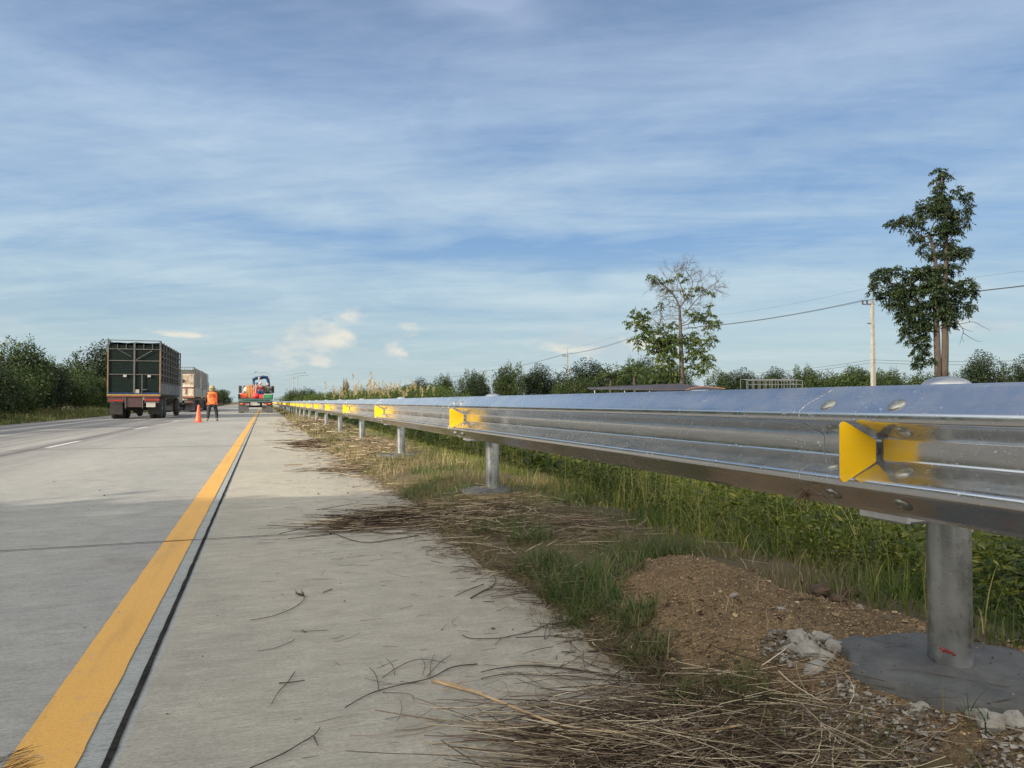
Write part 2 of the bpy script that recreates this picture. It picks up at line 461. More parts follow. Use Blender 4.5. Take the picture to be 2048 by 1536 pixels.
def steel_mat(name, axis_scale, base=(0.60, 0.62, 0.64), r0=0.09, r1=0.20, dirt=0.5, blotch=0.80):
    """hot-dip galvanised steel: spangle, drag marks, scratches and dust"""
    m = bpy.data.materials.new(name)
    m.use_nodes = True
    N = NT(m.node_tree)
    p = m.node_tree.nodes['Principled BSDF']
    tc = N.n('ShaderNodeTexCoord'); o = tc.outputs['Object']
    vs = N.mapping(o, scale=axis_scale)
    vor = N.n('ShaderNodeTexVoronoi'); vor.inputs['Scale'].default_value = 75
    N.l(o, vor.inputs['Vector'])
    sepc = N.n('ShaderNodeSeparateColor'); N.l(vor.outputs['Color'], sepc.inputs[0])
    spangle = sepc.outputs[0]
    cloud = N.noise(vs, 5, 6, 0.65, 0.4)
    fine = N.noise(vs, 40, 5, 0.7)
    col = N.mix(N.ramp(cloud, [(0.3, 0.0), (0.7, 1.0)]), tuple(c * blotch for c in base), base)
    col = N.mix(N.math('MULTIPLY', spangle, 0.16), col, tuple(c * 0.72 for c in base))
    # white rubbed specks
    spk = N.noise(N.mapping(o, scale=(1, 0.6, 1), loc=(3, 1, 2)), 90, 6, 0.8)
    spm = N.math('MULTIPLY', N.ramp(spk, [(0.59, 0.0), (0.64, 1.0)]), N.ramp(N.noise(o, 9, 4, .7), [(0.50, 0.0), (0.62, 1.0)]))
    col = N.mix(N.math('MULTIPLY', spm, 0.8), col, (0.92, 0.93, 0.95))
    N.l(col, p.inputs['Base Color'])
    p.inputs['Metallic'].default_value = 1.0
    rg = N.math('ADD', N.math('MULTIPLY', cloud, (r1 - r0) * 1.6), r0 - (r1 - r0) * 0.3)
    rg = N.math('ADD', rg, N.math('MULTIPLY', spangle, 0.05))
    rg = N.math('ADD', rg, N.math('MULTIPLY', spm, 0.4), clamp=True)
    N.l(rg, p.inputs['Roughness'])
    h = N.math('ADD', N.math('MULTIPLY', N.noise(vs, 9, 4, 0.55), 1.0), N.math('MULTIPLY', fine, 0.05))
    h = N.math('ADD', h, N.math('MULTIPLY', spangle, 0.02))
    N.l(N.bump(h, 0.16, 0.004), p.inputs['Normal'])
    # thin chalky zinc dust
    df = N.n('ShaderNodeBsdfDiffuse'); df.inputs['Color'].default_value = (0.36, 0.36, 0.36, 1)
    mx = N.n('ShaderNodeMixShader')
    N.l(N.math('MULTIPLY', N.ramp(N.noise(o, 11, 7, 0.7), [(0.38, 0.1), (0.64, 1.0)]), 0.34 * dirt), mx.inputs[0])
    N.l(p.outputs[0], mx.inputs[1]); N.l(df.outputs[0], mx.inputs[2])
    N.l(mx.outputs[0], m.node_tree.nodes['Material Output'].inputs['Surface'])
    return m
def soil_mat():
    m = bpy.data.materials.new('verge_soil')
    m.use_nodes = True
    N = NT(m.node_tree)
    p = m.node_tree.nodes['Principled BSDF']
    tc = N.n('ShaderNodeTexCoord'); o = tc.outputs['Object']
    at = N.n('ShaderNodeAttribute', attribute_name='tint')       # 0 turf earth, 1 dug yellow laterite
    n = N.noise(o, 5, 7, 0.7)
    g = N.noise(o, 160, 3, 0.7)
    turf = N.mix(n, (0.060, 0.050, 0.030), (0.15, 0.118, 0.072))
    dug = N.mix(N.ramp(n, [(0.35, 0.0), (0.65, 1.0)]), (0.150, 0.108, 0.064), (0.265, 0.186, 0.106))
    dug = N.mix(N.ramp(g, [(0.40, 0.7), (0.52, 0.0)]), dug, (0.08, 0.055, 0.036))
    dug = N.mix(N.ramp(g, [(0.58, 0.0), (0.68, 0.6)]), dug, (0.33, 0.24, 0.15))
    N.l(N.mix(at.outputs['Fac'], turf, dug), p.inputs['Base Color'])
    p.inputs['Roughness'].default_value = 0.95
    p.inputs['Specular IOR Level'].default_value = 0.15
    N.l(N.bump(N.math('ADD', g, N.noise(o, 45, 5, 0.7)), 0.8, 0.012), p.inputs['Normal'])
    return m

MC = concrete_mat()
M_YEL = paint_mat('yellow_road_paint', (0.52, 0.275, 0.045), (0.62, 0.345, 0.070), 0.8)
M_WHT = paint_mat('white_road_paint', (0.50, 0.50, 0.47), (0.42, 0.42, 0.39), 0.9)
M_TAR = M('joint_tar', (0.012, 0.012, 0.012), (0.035, 0.034, 0.032), rough=1.0, spec=0.05, scale=30, bump=0.6, bscale=90, bdist=0.004)
M_SOIL = soil_mat()
M_BEAM = steel_mat('galvanised_beam', (1.0, 0.12, 1.0), base=(0.72, 0.735, 0.745), dirt=0.8)
M_POST = steel_mat('galvanised_post', (1.0, 1.0, 0.35), base=(0.50, 0.53, 0.54), r0=0.14, r1=0.45, dirt=1.0, blotch=0.42)
M_BOLT = M('zinc_bolt', (0.42, 0.42, 0.38), (0.28, 0.28, 0.25), rough=0.42, metal=0.85, scale=60, bump=0.3, bscale=150, bdist=0.001)
M_FOOT = M('wet_concrete', (0.055, 0.057, 0.058), (0.095, 0.096, 0.094), rough=0.85, scale=14, bump=0.7, bscale=70, bdist=0.006)
M_RUB = M('broken_concrete', (0.29, 0.28, 0.255), (0.15, 0.135, 0.115), rough=0.95, scale=16, bump=0.8, bscale=60, bdist=0.008)
M_CLOD = M('dark_clod', (0.055, 0.036, 0.024), (0.11, 0.072, 0.045), rough=0.95, scale=25, bump=0.8, bscale=80, bdist=0.006)
M_GRASS = leaf_mat('grass_blades', [(0.0, (0.018, 0.045, 0.008)), (0.28, (0.060, 0.108, 0.020)), (0.50, (0.12, 0.125, 0.04)), (0.70, (0.20, 0.155, 0.080)), (1.0, (0.42, 0.33, 0.20))], trans=0.2)
M_WEED = leaf_mat('weed_leaves', [(0.0, (0.010, 0.022, 0.005)), (0.4, (0.033, 0.056, 0.009)), (0.72, (0.115, 0.14, 0.018)), (1.0, (0.30, 0.27, 0.06))], trans=0.3)
M_STRAW = leaf_mat('dry_straw', [(0.0, (0.022, 0.015, 0.012)), (0.35, (0.085, 0.058, 0.040)), (0.65, (0.22, 0.165, 0.11)), (1.0, (0.62, 0.53, 0.38))], rough=0.75, trans=0.0, spec=0.2)
M_LEAFD = leaf_mat('dark_leaves', [(0.0, (0.004, 0.010, 0.003)), (0.5, (0.012, 0.026, 0.006)), (0.9, (0.032, 0.050, 0.010)), (1.0, (0.09, 0.10, 0.025))], trans=0.15)
M_LEAFM = leaf_mat('mid_leaves', [(0.0, (0.008, 0.020, 0.005)), (0.5, (0.026, 0.048, 0.009)), (0.9, (0.080, 0.105, 0.023)), (1.0, (0.15, 0.14, 0.045))], trans=0.25)
M_LEAFY = leaf_mat('yellowish_leaves', [(0.0, (0.035, 0.060, 0.012)), (0.5, (0.085, 0.115, 0.022)), (0.9, (0.16, 0.165, 0.035)), (1.0, (0.26, 0.16, 0.05))], trans=0.3)
M_BARK = M('bark', (0.070, 0.054, 0.042), (0.036, 0.028, 0.022), rough=0.9, scale=8, bump=0.8, bscale=14, bdist=0.04, stretch=(1, 1, 0.25))
M_TWIG = M('dark_twig', (0.030, 0.022, 0.016), (0.07, 0.05, 0.035), rough=0.8, scale=40)
M_STEM = M('pale_stem', (0.42, 0.31, 0.17), (0.26, 0.17, 0.09), rough=0.6, scale=18, stretch=(1, 1, 1), bump=0.4, bscale=60, bdist=0.002)

# ---------------------------------------------------------------- terrain
def edge_x(Y):
    return 1.06 + 0.05 * vn(np.asarray(Y) * 1.1, 0.3, 3) + 0.035 * vn(np.asarray(Y) * 4.3, 0.7, 4) + 0.022 * fbm(np.asarray(Y) * 13, 0.9, 3, 5) + 0.07 * np.exp(-((np.asarray(Y) - 7.5) / 1.6) ** 2)
POST_X, POST_Y0, PITCH = 1.65, 1.466, 4.0
def mound(X, Y):
    a = np.exp(-(((X - 1.60) / 0.20) ** 2 + ((Y - 2.62) / 0.30) ** 2)) * 0.058
    b = np.exp(-(((X - 1.48) / 0.30) ** 2 + ((Y - 2.15) / 0.55) ** 2)) * 0.056
    return a + b
def dugmask(X, Y):
    q = ((X - 1.52 - 0.10 * (2.2 - Y)) / 0.40) ** 2 + ((Y - 2.12) / 0.85) ** 2 + 0.45 * fbm(X * 5, Y * 5, 3, 8)
    m1 = np.clip((1.15 - q) * 3.0, 0, 1)
    q2 = ((X - 1.68) / 0.42) ** 2 + ((Y - 1.3) / 0.42) ** 2 + 0.5 * fbm(X * 6, Y * 6, 3, 12)
    q3 = ((X - 1.75) / 0.4) ** 2 + ((Y - 5.4) / 0.5) ** 2 + 0.5 * fbm(X * 6, Y * 6, 3, 15)
    q4 = ((X - 1.5) / 0.5) ** 2 + ((Y - 10.2) / 1.6) ** 2 + 0.5 * fbm(X * 3, Y * 3, 3, 16)
    return np.clip(np.maximum.reduce([m1, np.clip((1.1 - q2) * 3, 0, 1), np.clip((1.0 - q3) * 2, 0, .8), np.clip((1.0 - q4) * 2, 0, .7)]), 0, 1)
def hz(X, Y):
    X = np.asarray(X, dtype=float); Y = np.asarray(Y, dtype=float)
    t = X - edge_x(Y)
    zr = np.interp(t, [-0.3, -0.08, 0.0, 0.10, 0.35, 0.75, 1.15, 1.9, 3.2, 6, 4000], [-0.08, -0.06, 0.004, 0.035, 0.085, 0.115, 0.09, -0.08, -0.42, -0.5, -0.5])
    amp = np.clip(t * 6, 0, 1)
    zr = zr + amp * (0.018 * fbm(X * 2.2, Y * 2.2, 3, 1) + 0.007 * fbm(X * 14, Y * 14, 3, 2))
    zr = zr + amp * mound(X, Y) + amp * dugmask(X, Y) * 0.008 * fbm(X * 30, Y * 30, 2, 6)
    for k in range(8):
        r_ = np.sqrt((X - POST_X) ** 2 + (Y - POST_Y0 - PITCH * k) ** 2)
        w_ = np.clip((0.46 - r_) / 0.20, 0, 1)
        zr = zr * (1 - w_) + w_ * (0.124 + 0.008 * fbm(X * 9, Y * 9, 3, 7) - 0.03 * (r_ < 0.10))
    # dug hollow behind the mound
    zr = zr - amp * 0.05 * np.exp(-(((X - 1.93) / 0.14) ** 2 + ((Y - 2.35) / 0.16) ** 2))
    tl = -9.0 - X
    zl = np.interp(tl, [-0.5, 0.0, 0.3, 2.0, 5.0, 12, 4000], [-0.10, -0.10, -0.05, 0.0, 0.10, 0.0, -0.3])
    zl = zl + np.clip(tl, 0, 1) * 0.05 * fbm(X * .7, Y * .7, 3, 9)
    return np.where(X > 0, zr, zl)

def steps(segs):
    out = []
    for a, b, d in segs:
        out += list(np.arange(a, b, d))
    out.append(segs[-1][1])
    return np.array(sorted(set(np.round(out, 4))))
gx = np.concatenate([[-4000, -1500, -600, -250, -120, -70, -45, -30, -22], np.arange(-18, -8.9, 0.5), [-8.5, -4, 0.2, 0.7],
                     steps([(0.85, 2.35, 0.02), (2.4, 4.4, 0.1), (4.5, 8, 0.5)]), [10, 14, 20, 30, 45, 70, 120, 250, 600, 1500, 4000]])
gy = np.concatenate([[-400, -120, -50, -25, -12, -6, -3, -1, -0.3], steps([(0.0, 3.4, 0.02), (3.4, 7.0, 0.05), (7, 16, 0.15), (16, 40, 0.6), (40, 90, 2.5), (90, 200, 10)]), [260, 400, 700, 1500, 4000]])
GX, GY = np.meshgrid(gx, gy)
GZ = hz(GX, GY)
nx, ny = len(gx), len(gy)
idx = np.arange(nx * ny).reshape(ny, nx)
F = np.stack([idx[:-1, :-1].ravel(), idx[:-1, 1:].ravel(), idx[1:, 1:].ravel(), idx[1:, :-1].ravel()], axis=1)
gme = quads_mesh('ground', np.stack([GX.ravel(), GY.ravel(), GZ.ravel()], 1), F, dugmask(GX, GY).ravel(), smooth=True)
tag(link('ground', gme, M_SOIL), kind='structure')

# ---------------------------------------------------------------- road
def road_z(x): return 0.005 * min(x, 0)
def sheet(name, xs, ys, lift, mat, thick=0.0):
    b = MB()
    xs = list(xs); ys = list(ys)
    vs = [(x, y, road_z(x) + lift) for y in ys for x in xs]
    n = len(xs)
    fs = [(j * n + i, j * n + i + 1, (j + 1) * n + i + 1, (j + 1) * n + i) for j in range(len(ys) - 1) for i in range(n - 1)]
    b.add(vs, fs)
    if thick:
        for x in (xs[0], xs[-1]):
            b.add([(x, ys[0], road_z(x) + lift), (x, ys[-1], road_z(x) + lift), (x, ys[-1], road_z(x) + lift - thick), (x, ys[0], road_z(x) + lift - thick)], [(0, 1, 2, 3)])
    return tag(b.build(name, mat), kind='structure')
sheet('road', [-9.0, -3.6, -0.33, 0, 1.45], [-40, 0, 40, 200, 700], 0.0, MC, 0.12)
def strip(name, x0, x1, y0, y1, lift, mat, step=0.05, wob=0.003, far=None):
    ys = []
    y = y0
    while y < y1:
        ys.append(y); y += step * (1 + max(0, y - 3) * 0.15)
    ys.append(y1)
    b = MB(); vs = []
    for i, y in enumerate(ys):
        vs += [(x0 + wob * float(fbm(y * 9, 1.0, 3, 5)), y, road_z(x0) + lift), (x1 + wob * float(fbm(y * 9, 7.0, 3, 6)), y, road_z(x1) + lift)]
    b.add(vs, [(2 * i, 2 * i + 1, 2 * i + 3, 2 * i + 2) for i in range(len(ys) - 1)])
    return b.build(name, mat)
def merged(name, objs, mat):
    mb = MB()
    for o in objs:
        mb.add([v.co[:] for v in o.data.vertices], [tuple(p.vertices) for p in o.data.polygons])
        me = o.data
        bpy.data.objects.remove(o); bpy.data.meshes.remove(me)
    return tag(mb.build(name, mat), kind='structure')
merged('yellow_edge_line', [strip('s', -0.537, -0.387, -5, 300, 0.004, M_YEL, wob=0.0022)], M_YEL)
merged('white_edge_line', [strip('s', -7.22, -7.07, -5, 300, 0.004, M_WHT, step=0.3, wob=0.004)], M_WHT)
merged('lane_dashes', [strip('s', -3.72, -3.60, y, y + 2.5, 0.004, M_WHT, step=0.2, wob=0.004) for y in [5.7 + 9.6 * k for k in range(-1, 22)]], M_WHT)
M_JOINT = M_TAR
jt = [strip('s', -0.333, -0.316, -5, 250, 0.0045, M_TAR, step=0.012, wob=0.0016), strip('s', -3.78, -3.765, -5, 250, 0.004, M_TAR, step=0.2, wob=0.003)]
merged('longitudinal_joint', jt, M_TAR)
cj = []
def crossjoint(y, w):
    b = MB(); vs = []
    xs = np.arange(-9.0, 1.42, 0.03)
    for x in xs:
        off = 0.004 * float(fbm(x * 7, y, 3, 4))
        vs += [(x, y + off - w / 2, road_z(x) + 0.0065), (x, y + off + w / 2 + 0.001 * float(vn(x * 30, y)), road_z(x) + 0.0065)]
    b.add(vs, [(2 * i, 2 * i + 2, 2 * i + 3, 2 * i + 1) for i in range(len(xs) - 1)])
    return b.build('s', M_TAR)
for y in (-5.25, 4.72, 14.7, 24.7, 34.7, 44.7): cj.append(crossjoint(y, 0.013 if y < 8 else 0.03))
merged('cross_joint', cj, M_TAR)

# ---------------------------------------------------------------- guardrail
def w_profile():
    raw = [(0.000, 0.000), (0.004, -0.003), (0.011, -0.008), (0.056, -0.071), (0.064, -0.0815), (0.069, -0.083), (0.083, -0.083), (0.088, -0.0815), (0.093, -0.074), (0.123, -0.010), (0.129, -0.002), (0.135, -0.0005)]
    raw[0] = (0.0, 0.0)
    pts = [(z, d) for z, d in raw]
    pts += [(0.312 - z, d) for z, d in reversed(raw[:-1])] if False else [(0.312 - z, d) for z, d in reversed(raw)]
    # round the corners (Chaikin) twice
    for _ in range(2):
        q = [pts[0]]
        for a, b in zip(pts[:-1], pts[1:]):
            q += [(a[0] * .75 + b[0] * .25, a[1] * .75 + b[1] * .25), (a[0] * .25 + b[0] * .75, a[1] * .25 + b[1] * .75)]
        q.append(pts[-1])
        pts = q
    return pts
PROF = w_profile()
RAIL_X, RAIL_Z = 1.437, 0.528            # back of the beam, lower edge
PLEN = 4.32
def beam_mesh():
    th = 0.003
    pr = PROF
    n = len(pr)
    nrm = []
    for i in range(n):
        a = pr[max(i - 1, 0)]; b = pr[min(i + 1, n - 1)]
        dz, dx = b[0] - a[0], b[1] - a[1]
        l = math.hypot(dz, dx)
        nrm.append((-dx / l * -1, dz / l))      # (z, x) towards +x side
    loop = [(x, z) for z, x in pr] + [(pr[i][1] + nrm[i][1] * th, pr[i][0] - nrm[i][0] * -1 * -th * 0 + 0.0 + (-(pr[min(i+1,n-1)][1]-pr[max(i-1,0)][1])) / max(1e-6, math.hypot(pr[min(i+1,n-1)][0]-pr[max(i-1,0)][0], pr[min(i+1,n-1)][1]-pr[max(i-1,0)][1])) * th) for i in range(n - 1, -1, -1)]
    m = len(loop)
    ys = [0.0, 0.004, 0.05, 0.3, 1.0, 2.0, 3.0, 4.0, 4.27, 4.31, 4.32]
    vs = []
    for j, y in enumerate(ys):
        tuck = 0.0042 * (1 - y / PLEN)
        for (x, z) in loop:
            yy = y
            if j >= len(ys) - 2:       # the corners of the free end are clipped round
                k = abs(z - 0.156) / 0.156
                yy = y - 0.045 * max(0, k - 0.72) / 0.28
            vs.append((x + tuck, yy, z))
    fs = []
    for j in range(len(ys) - 1):
        for i in range(m):
            i2 = (i + 1) % m
            fs.append((j * m + i, j * m + i2, (j + 1) * m + i2, (j + 1) * m + i))
    for j in (0, len(ys) - 1):
        for i in range(n - 1):
            q = (j * m + i, j * m + i + 1, j * m + m - 2 - i, j * m + m - 1 - i)
            fs.append(q if j else q[::-1])
    me = quads_mesh('beam', vs, fs, smooth=True)
    sm = np.ones(len(fs), dtype=bool); sm[-2 * (n - 1):] = False
    me.polygons.foreach_set('use_smooth', sm)
    me.materials.append(M_BEAM)
    return me
def recalc(me):
    import bmesh
    bm = bmesh.new(); bm.from_mesh(me); bmesh.ops.recalc_face_normals(bm, faces=bm.faces)
    for e in bm.edges:
        if len(e.link_faces) == 2 and e.link_faces[0].normal.angle(e.link_faces[1].normal, 0) > R(50): e.smooth = False
    bm.to_mesh(me); bm.free()
rail = empty('guardrail', (0, 0, 0), label='long shiny galvanised steel guardrail with yellow reflectors on round posts', cat='guardrail')
bmsh = beam_mesh(); recalc(bmsh)
NP = 42
beams = []
for k in range(-1, NP):
    o = bpy.data.objects.new('beam', bmsh)
    C.objects.link(o); o.parent = rail
    o.location = (RAIL_X, POST_Y0 - 4.126 + 4.0 * k, RAIL_Z)
    beams.append(o)
b = MB()
for side in (0,):
    pts = []
    for z, x in PROF[::1]:
        k = abs(z - 0.156) / 0.156
        pts.append((x - 0.0004, 4.3190 - 0.045 * max(0, k - 0.72) / 0.28, z))
    b.tube(pts, [0.0004 + 0.0011 * abs(math.sin(i * 1.3)) ** 2 for i in range(len(pts))], 5)
o = b.build('sheared_edge', M('raw_zinc_edge', (0.55, 0.56, 0.58), (0.3, 0.31, 0.32), rough=0.45, metal=0.6, scale=60)); edge_me = o.data; bpy.data.objects.remove(o)
for k in range(0, 4):
    o = bpy.data.objects.new('sheared_edge', edge_me); C.objects.link(o); o.parent = beams[k + 1]
def prof_at(z):
    for a, b in zip(PROF[:-1], PROF[1:]):
        if a[0] <= z <= b[0]:
            t = (z - a[0]) / max(1e-6, b[0] - a[0])
            x = a[1] + t * (b[1] - a[1])
            l = math.hypot(b[0] - a[0], b[1] - a[1])
            return x, Vector((-(b[0] - a[0]) / l, 0, (b[1] - a[1]) / l))
    return 0, Vector((-1, 0, 0))
def bolt_mesh(nv):
    b = MB()
    b.lathe([(0.021, -0.001), (0.0215, 0.002), (0.019, 0.005), (0.014, 0.0075), (0.007, 0.009), (0.001, 0.0093)], n=18)
    b.lathe([(0.006, 0.0088), (0.006, 0.0100), (0.0055, 0.0103)], n=8)
    me = b.build('tmp', M_BOLT, smooth=True)
    d = me.data; bpy.data.objects.remove(me)
    return d
boltm = bolt_mesh(None)
for k in range(0, 5):                     # splice bolts of the splices one can make out
    bm_o = beams[k + 1]
    for dy in (-0.108, 0.112):
        for z in (0.265, 0.203, 0.109, 0.036):
            x, nrm = prof_at(z)
            if nrm.x > 0: nrm = -nrm
            o = bpy.data.objects.new('bolt', boltm)
            C.objects.link(o); o.parent = bm_o
            o.location = (x - nrm.x * 0.0012, 4.126 + dy, z - nrm.z * 0.0012)
            q = nrm.to_track_quat('Z', 'Y')
            o.rotation_euler = q.to_euler()
            o.rotation_euler.rotate_axis('Z', random.random() * 6)

# reflector: a wedge-shaped plate standing in the valley of the beam
def refl_plate():
    hw, hn, w = 0.082, 0.028, 0.108
    pts = [(-w, -hw), (0, -hn), (0, hn), (-w, hw)]
    # rounded outer corners
    out = []
    def arc(c, r, a0, a1, n=6):
        for i in range(n + 1):
            a = a0 + (a1 - a0) * i / n
            out.append((c[0] + r * math.cos(a), c[1] + r * math.sin(a)))
    r = 0.012
    arc((-w + r, -hw + r * 1.75), r, R(180), R(298))
    arc((-0.004, -hn + 0.004), 0.004, R(298), R(360), 3)
    arc((-0.004, hn - 0.004), 0.004, 0, R(62), 3)
    arc((-w + r, hw - r * 1.75), r, R(62), R(180))
    return out
def refl_mat():
    m = bpy.data.materials.new('reflective_yellow')
    m.use_nodes = True
    N = NT(m.node_tree)
    p = m.node_tree.nodes['Principled BSDF']
    tc = N.n('ShaderNodeTexCoord'); o = tc.outputs['Object']
    vr = N.n('ShaderNodeTexVoronoi', feature='F1'); vr.inputs['Scale'].default_value = 330; vr.inputs['Randomness'].default_value = 0.15
    N.l(o, vr.inputs['Vector'])
    col = N.mix(N.ramp(vr.outputs['Distance'], [(0.25, 0.0), (0.6, 0.9)]), (1.0, 0.66, 0.006), (0.92, 0.44, 0.003))
    N.l(col, p.inputs['Base Color'])
    p.inputs['Roughness'].default_value = 0.22
    p.inputs['Coat Weight'].default_value = 0.2
    # retroreflective sheeting throws the bright sky back
    N.l(N.bump(vr.outputs['Distance'], 0.25, 0.001), p.inputs['Normal'])
    return m
M_REF = refl_mat()
M_REFB = steel_mat('reflector_steel', (1, 1, 1), base=(0.6, 0.62, 0.64), r0=0.25, r1=0.4)
M_CAP = steel_mat('cap_steel', (1, 1, 1), base=(0.62, 0.63, 0.64), r0=0.28, r1=0.42, dirt=1.5)
def prism_y(mb, out, y0, y1):
    n = len(out)
    vs = [(x, y0, z) for x, z in out] + [(x, y1, z) for x, z in out]
    fs = [tuple(range(n)), tuple(range(2 * n - 1, n - 1, -1))] + [(i, (i + 1) % n + 0, (i + 1) % n + n, i + n)[::-1] for i in range(n)]
    return mb.add(vs, fs)
ro = refl_plate()
b = MB(); prism_y(b, ro, 0.0, 0.0022)
r_face = b.build('reflective_face', M_REF); fm = r_face.data; bpy.data.objects.remove(r_face)
b = MB(); prism_y(b, [(x * 1.0, z) for x, z in ro], 0.0023, 0.0045)
b.box(-0.010, -0.002, 0.0045, 0.045, -0.02, 0.02)
b.box(-0.004, 0.012, 0.012, 0.030, -0.008, 0.008)
r_back = b.build('mounting_plate', M_REFB); bmn = r_back.data; bpy.data.objects.remove(r_back)
# galvanised posts
b = MB(); b.tube([(0, 0, z) for z in (-0.9, -0.3, 0.1, 0.3, 0.55, 0.72)], 0.0508, 40, caps=False)
o = b.build('post', M_POST, smooth=True); post_me = o.data; bpy.data.objects.remove(o)
b = MB(); b.lathe([(0.0575, -0.03), (0.0585, 0.0), (0.057, 0.006), (0.050, 0.014), (0.036, 0.021), (0.018, 0.025), (0.002, 0.026)], n=40)
o = b.build('cap', M_CAP, smooth=True); cap_me = o.data; bpy.data.objects.remove(o)
b = MB(); b.box(RAIL_X + 0.006 - POST_X, -0.045, -0.062, 0.062, -0.335, -0.02, ch=0.006)
b.box(RAIL_X + 0.004 - POST_X, RAIL_X + 0.012 - POST_X, -0.075, 0.075, -0.330, -0.03)
b.cyl((RAIL_X - POST_X - 0.04, 0.0, -0.33), (RAIL_X - POST_X - 0.04, 0.0, -0.29), 0.0, 0.0, 4)
o = b.build('spacer_block', M_CAP); blk_me = o.data; bpy.data.objects.remove(o)
def foot_mesh(r, seed, h):
    n = 72; vs = []; fs = []
    rings = [(1.02, -0.05), (1.0, h * 0.75), (0.975, h), (0.8, h * 1.02), (0.5, h * 1.08), (0.18, h * 1.2)]
    for ri, (k, z) in enumerate(rings):
        for i in range(n):
            a = 2 * math.pi * i / n
            rr = r * k * (1 + 0.13 * float(fbm(math.cos(a) * 2.2 + 5, math.sin(a) * 1.5 + 5, 3, seed)) + 0.035 * float(fbm(math.cos(a) * 9, math.sin(a) * 9, 3, seed)))
            vs.append((rr * math.cos(a), rr * math.sin(a), z + 0.005 * float(fbm(math.cos(a) * k * 6, math.sin(a) * k * 6, 3, seed)) * (ri > 1)))
    vs.append((0, 0, h * 1.2))
    for j in range(len(rings) - 1):
        for i in range(n):
            i2 = (i + 1) % n
            fs.append((j * n + i, j * n + i2, (j + 1) * n + i2, (j + 1) * n + i))
    L = (len(rings) - 1) * n
    fs += [(L + i, L + (i + 1) % n, len(vs) - 1) for i in range(n)]
    return vs, fs
for k in range(NP):
    Y = POST_Y0 + 4.0 * k
    p = bpy.data.objects.new('post', post_me); C.objects.link(p); p.parent = rail
    gz = 0.115
    p.location = (POST_X, Y, gz)
    c = bpy.data.objects.new('cap', cap_me); C.objects.link(c); c.parent = p
    c.location = (0, 0, 0.724)
    if k < 24:
        s = bpy.data.objects.new('spacer_block', blk_me); C.objects.link(s); s.parent = p
        s.location = (0, 0, 0.728)
    fr = {0: 0.25, 1: 0.19, 2: 0.27}.get(k, 0.20 + 0.05 * random.random())
    if k < 10:
        vs, fs = foot_mesh(fr, 20 + k, 0.028 if k == 0 else 0.022)
        fo = MB().add(vs, fs).build('footing', M_FOOT, p, smooth=True)
        fo.location = (-0.02 if k == 0 else -0.03, -0.01, 0.0 if k == 0 else 0.01)
    if k == 0:
        bb = MB()
        pts = []
        for i in range(12):
            a = R(196) + R(38) * i / 11
            zz = 0.072 + 0.004 * math.sin(i * 1.7) - i * 0.0006
            pts.append((0.0518 * math.cos(a), 0.0518 * math.sin(a), zz))
        bb.tube(pts, [0.0015 + 0.001 * (i % 3) for i in range(12)], 5)
        mk = bb.build('paint_mark', M('red_paint', (0.25, 0.01, 0.015), (0.18, 0.01, 0.012), rough=0.5), p)
for k in range(NP):
    Y = POST_Y0 + 0.002 + 4.0 * k
    r = bpy.data.objects.new('reflector', bmn); C.objects.link(r); r.parent = rail
    if not bmn.materials: bmn.materials.append(M_REFB)
    r.location = (RAIL_X - 0.012, Y, RAIL_Z + 0.152)
    if k < 14:
        f = bpy.data.objects.new('reflective_face', fm); C.objects.link(f); f.parent = r
    else:
        r.data = fm if False else bmn
        f = bpy.data.objects.new('reflective_face', fm); C.objects.link(f); f.parent = r

# ---------------------------------------------------------------- scatter makers
def blades(P, length, width, lean, tint, segs=3, rng=RNG, curl=0.6, az=None):
    """ribbon blades rising from points P"""
    n = len(P)
    if az is None: az = rng.random(n) * 2 * np.pi
    face = az + np.pi / 2 + rng.normal(0, 0.5, n)
    V = np.zeros((n, (segs + 1) * 2, 3)); 
    for s in range(segs + 1):
        t = s / segs
        ang = lean * (0.35 + curl * t)
        h = length * t
        px = np.cos(az) * np.sin(ang) * h; py = np.sin(az) * np.sin(ang) * h; pz = np.cos(ang) * h
        w = width * (1 - t) ** 0.7 * 0.5 + width * 0.03
        for q, sgn in ((0, -1), (1, 1)):
            V[:, s * 2 + q, 0] = P[:, 0] + px + sgn * np.cos(face) * w
            V[:, s * 2 + q, 1] = P[:, 1] + py + sgn * np.sin(face) * w
            V[:, s * 2 + q, 2] = P[:, 2] + pz
    base = (np.arange(n) * (segs + 1) * 2)[:, None, None]
    q = np.array([[2 * s, 2 * s + 1, 2 * s + 3, 2 * s + 2] for s in range(segs)])[None]
    F = (base + q).reshape(-1, 4)
    return V.reshape(-1, 3), F, np.repeat(tint, (segs + 1) * 2)
def leaves(P, Dv, length, width, tint, rng=RNG):
    """pointed four-cornered leaves at P along Dv"""
    n = len(P)
    Dv = Dv / np.maximum(1e-6, np.linalg.norm(Dv, axis=1))[:, None]
    rnd = rng.normal(size=(n, 3))
    S = np.cross(Dv, rnd); S /= np.maximum(1e-6, np.linalg.norm(S, axis=1))[:, None]
    L = np.asarray(length).reshape(-1, 1) * np.ones((n, 1)); W = np.asarray(width).reshape(-1, 1) * np.ones((n, 1))
    V = np.stack([P, P + Dv * L * 0.45 + S * W * 0.5, P + Dv * L, P + Dv * L * 0.45 - S * W * 0.5], axis=1)
    F = (np.arange(n)[:, None] * 4 + np.arange(4)[None])
    return V.reshape(-1, 3), F, np.repeat(tint, 4)
def join(parts):
    Vs, Fs, Ts = [], [], []
    b = 0
    for V, F, T in parts:
        Vs.append(V); Fs.append(F + b); Ts.append(T); b += len(V)
    return np.concatenate(Vs), np.concatenate(Fs), np.concatenate(Ts)
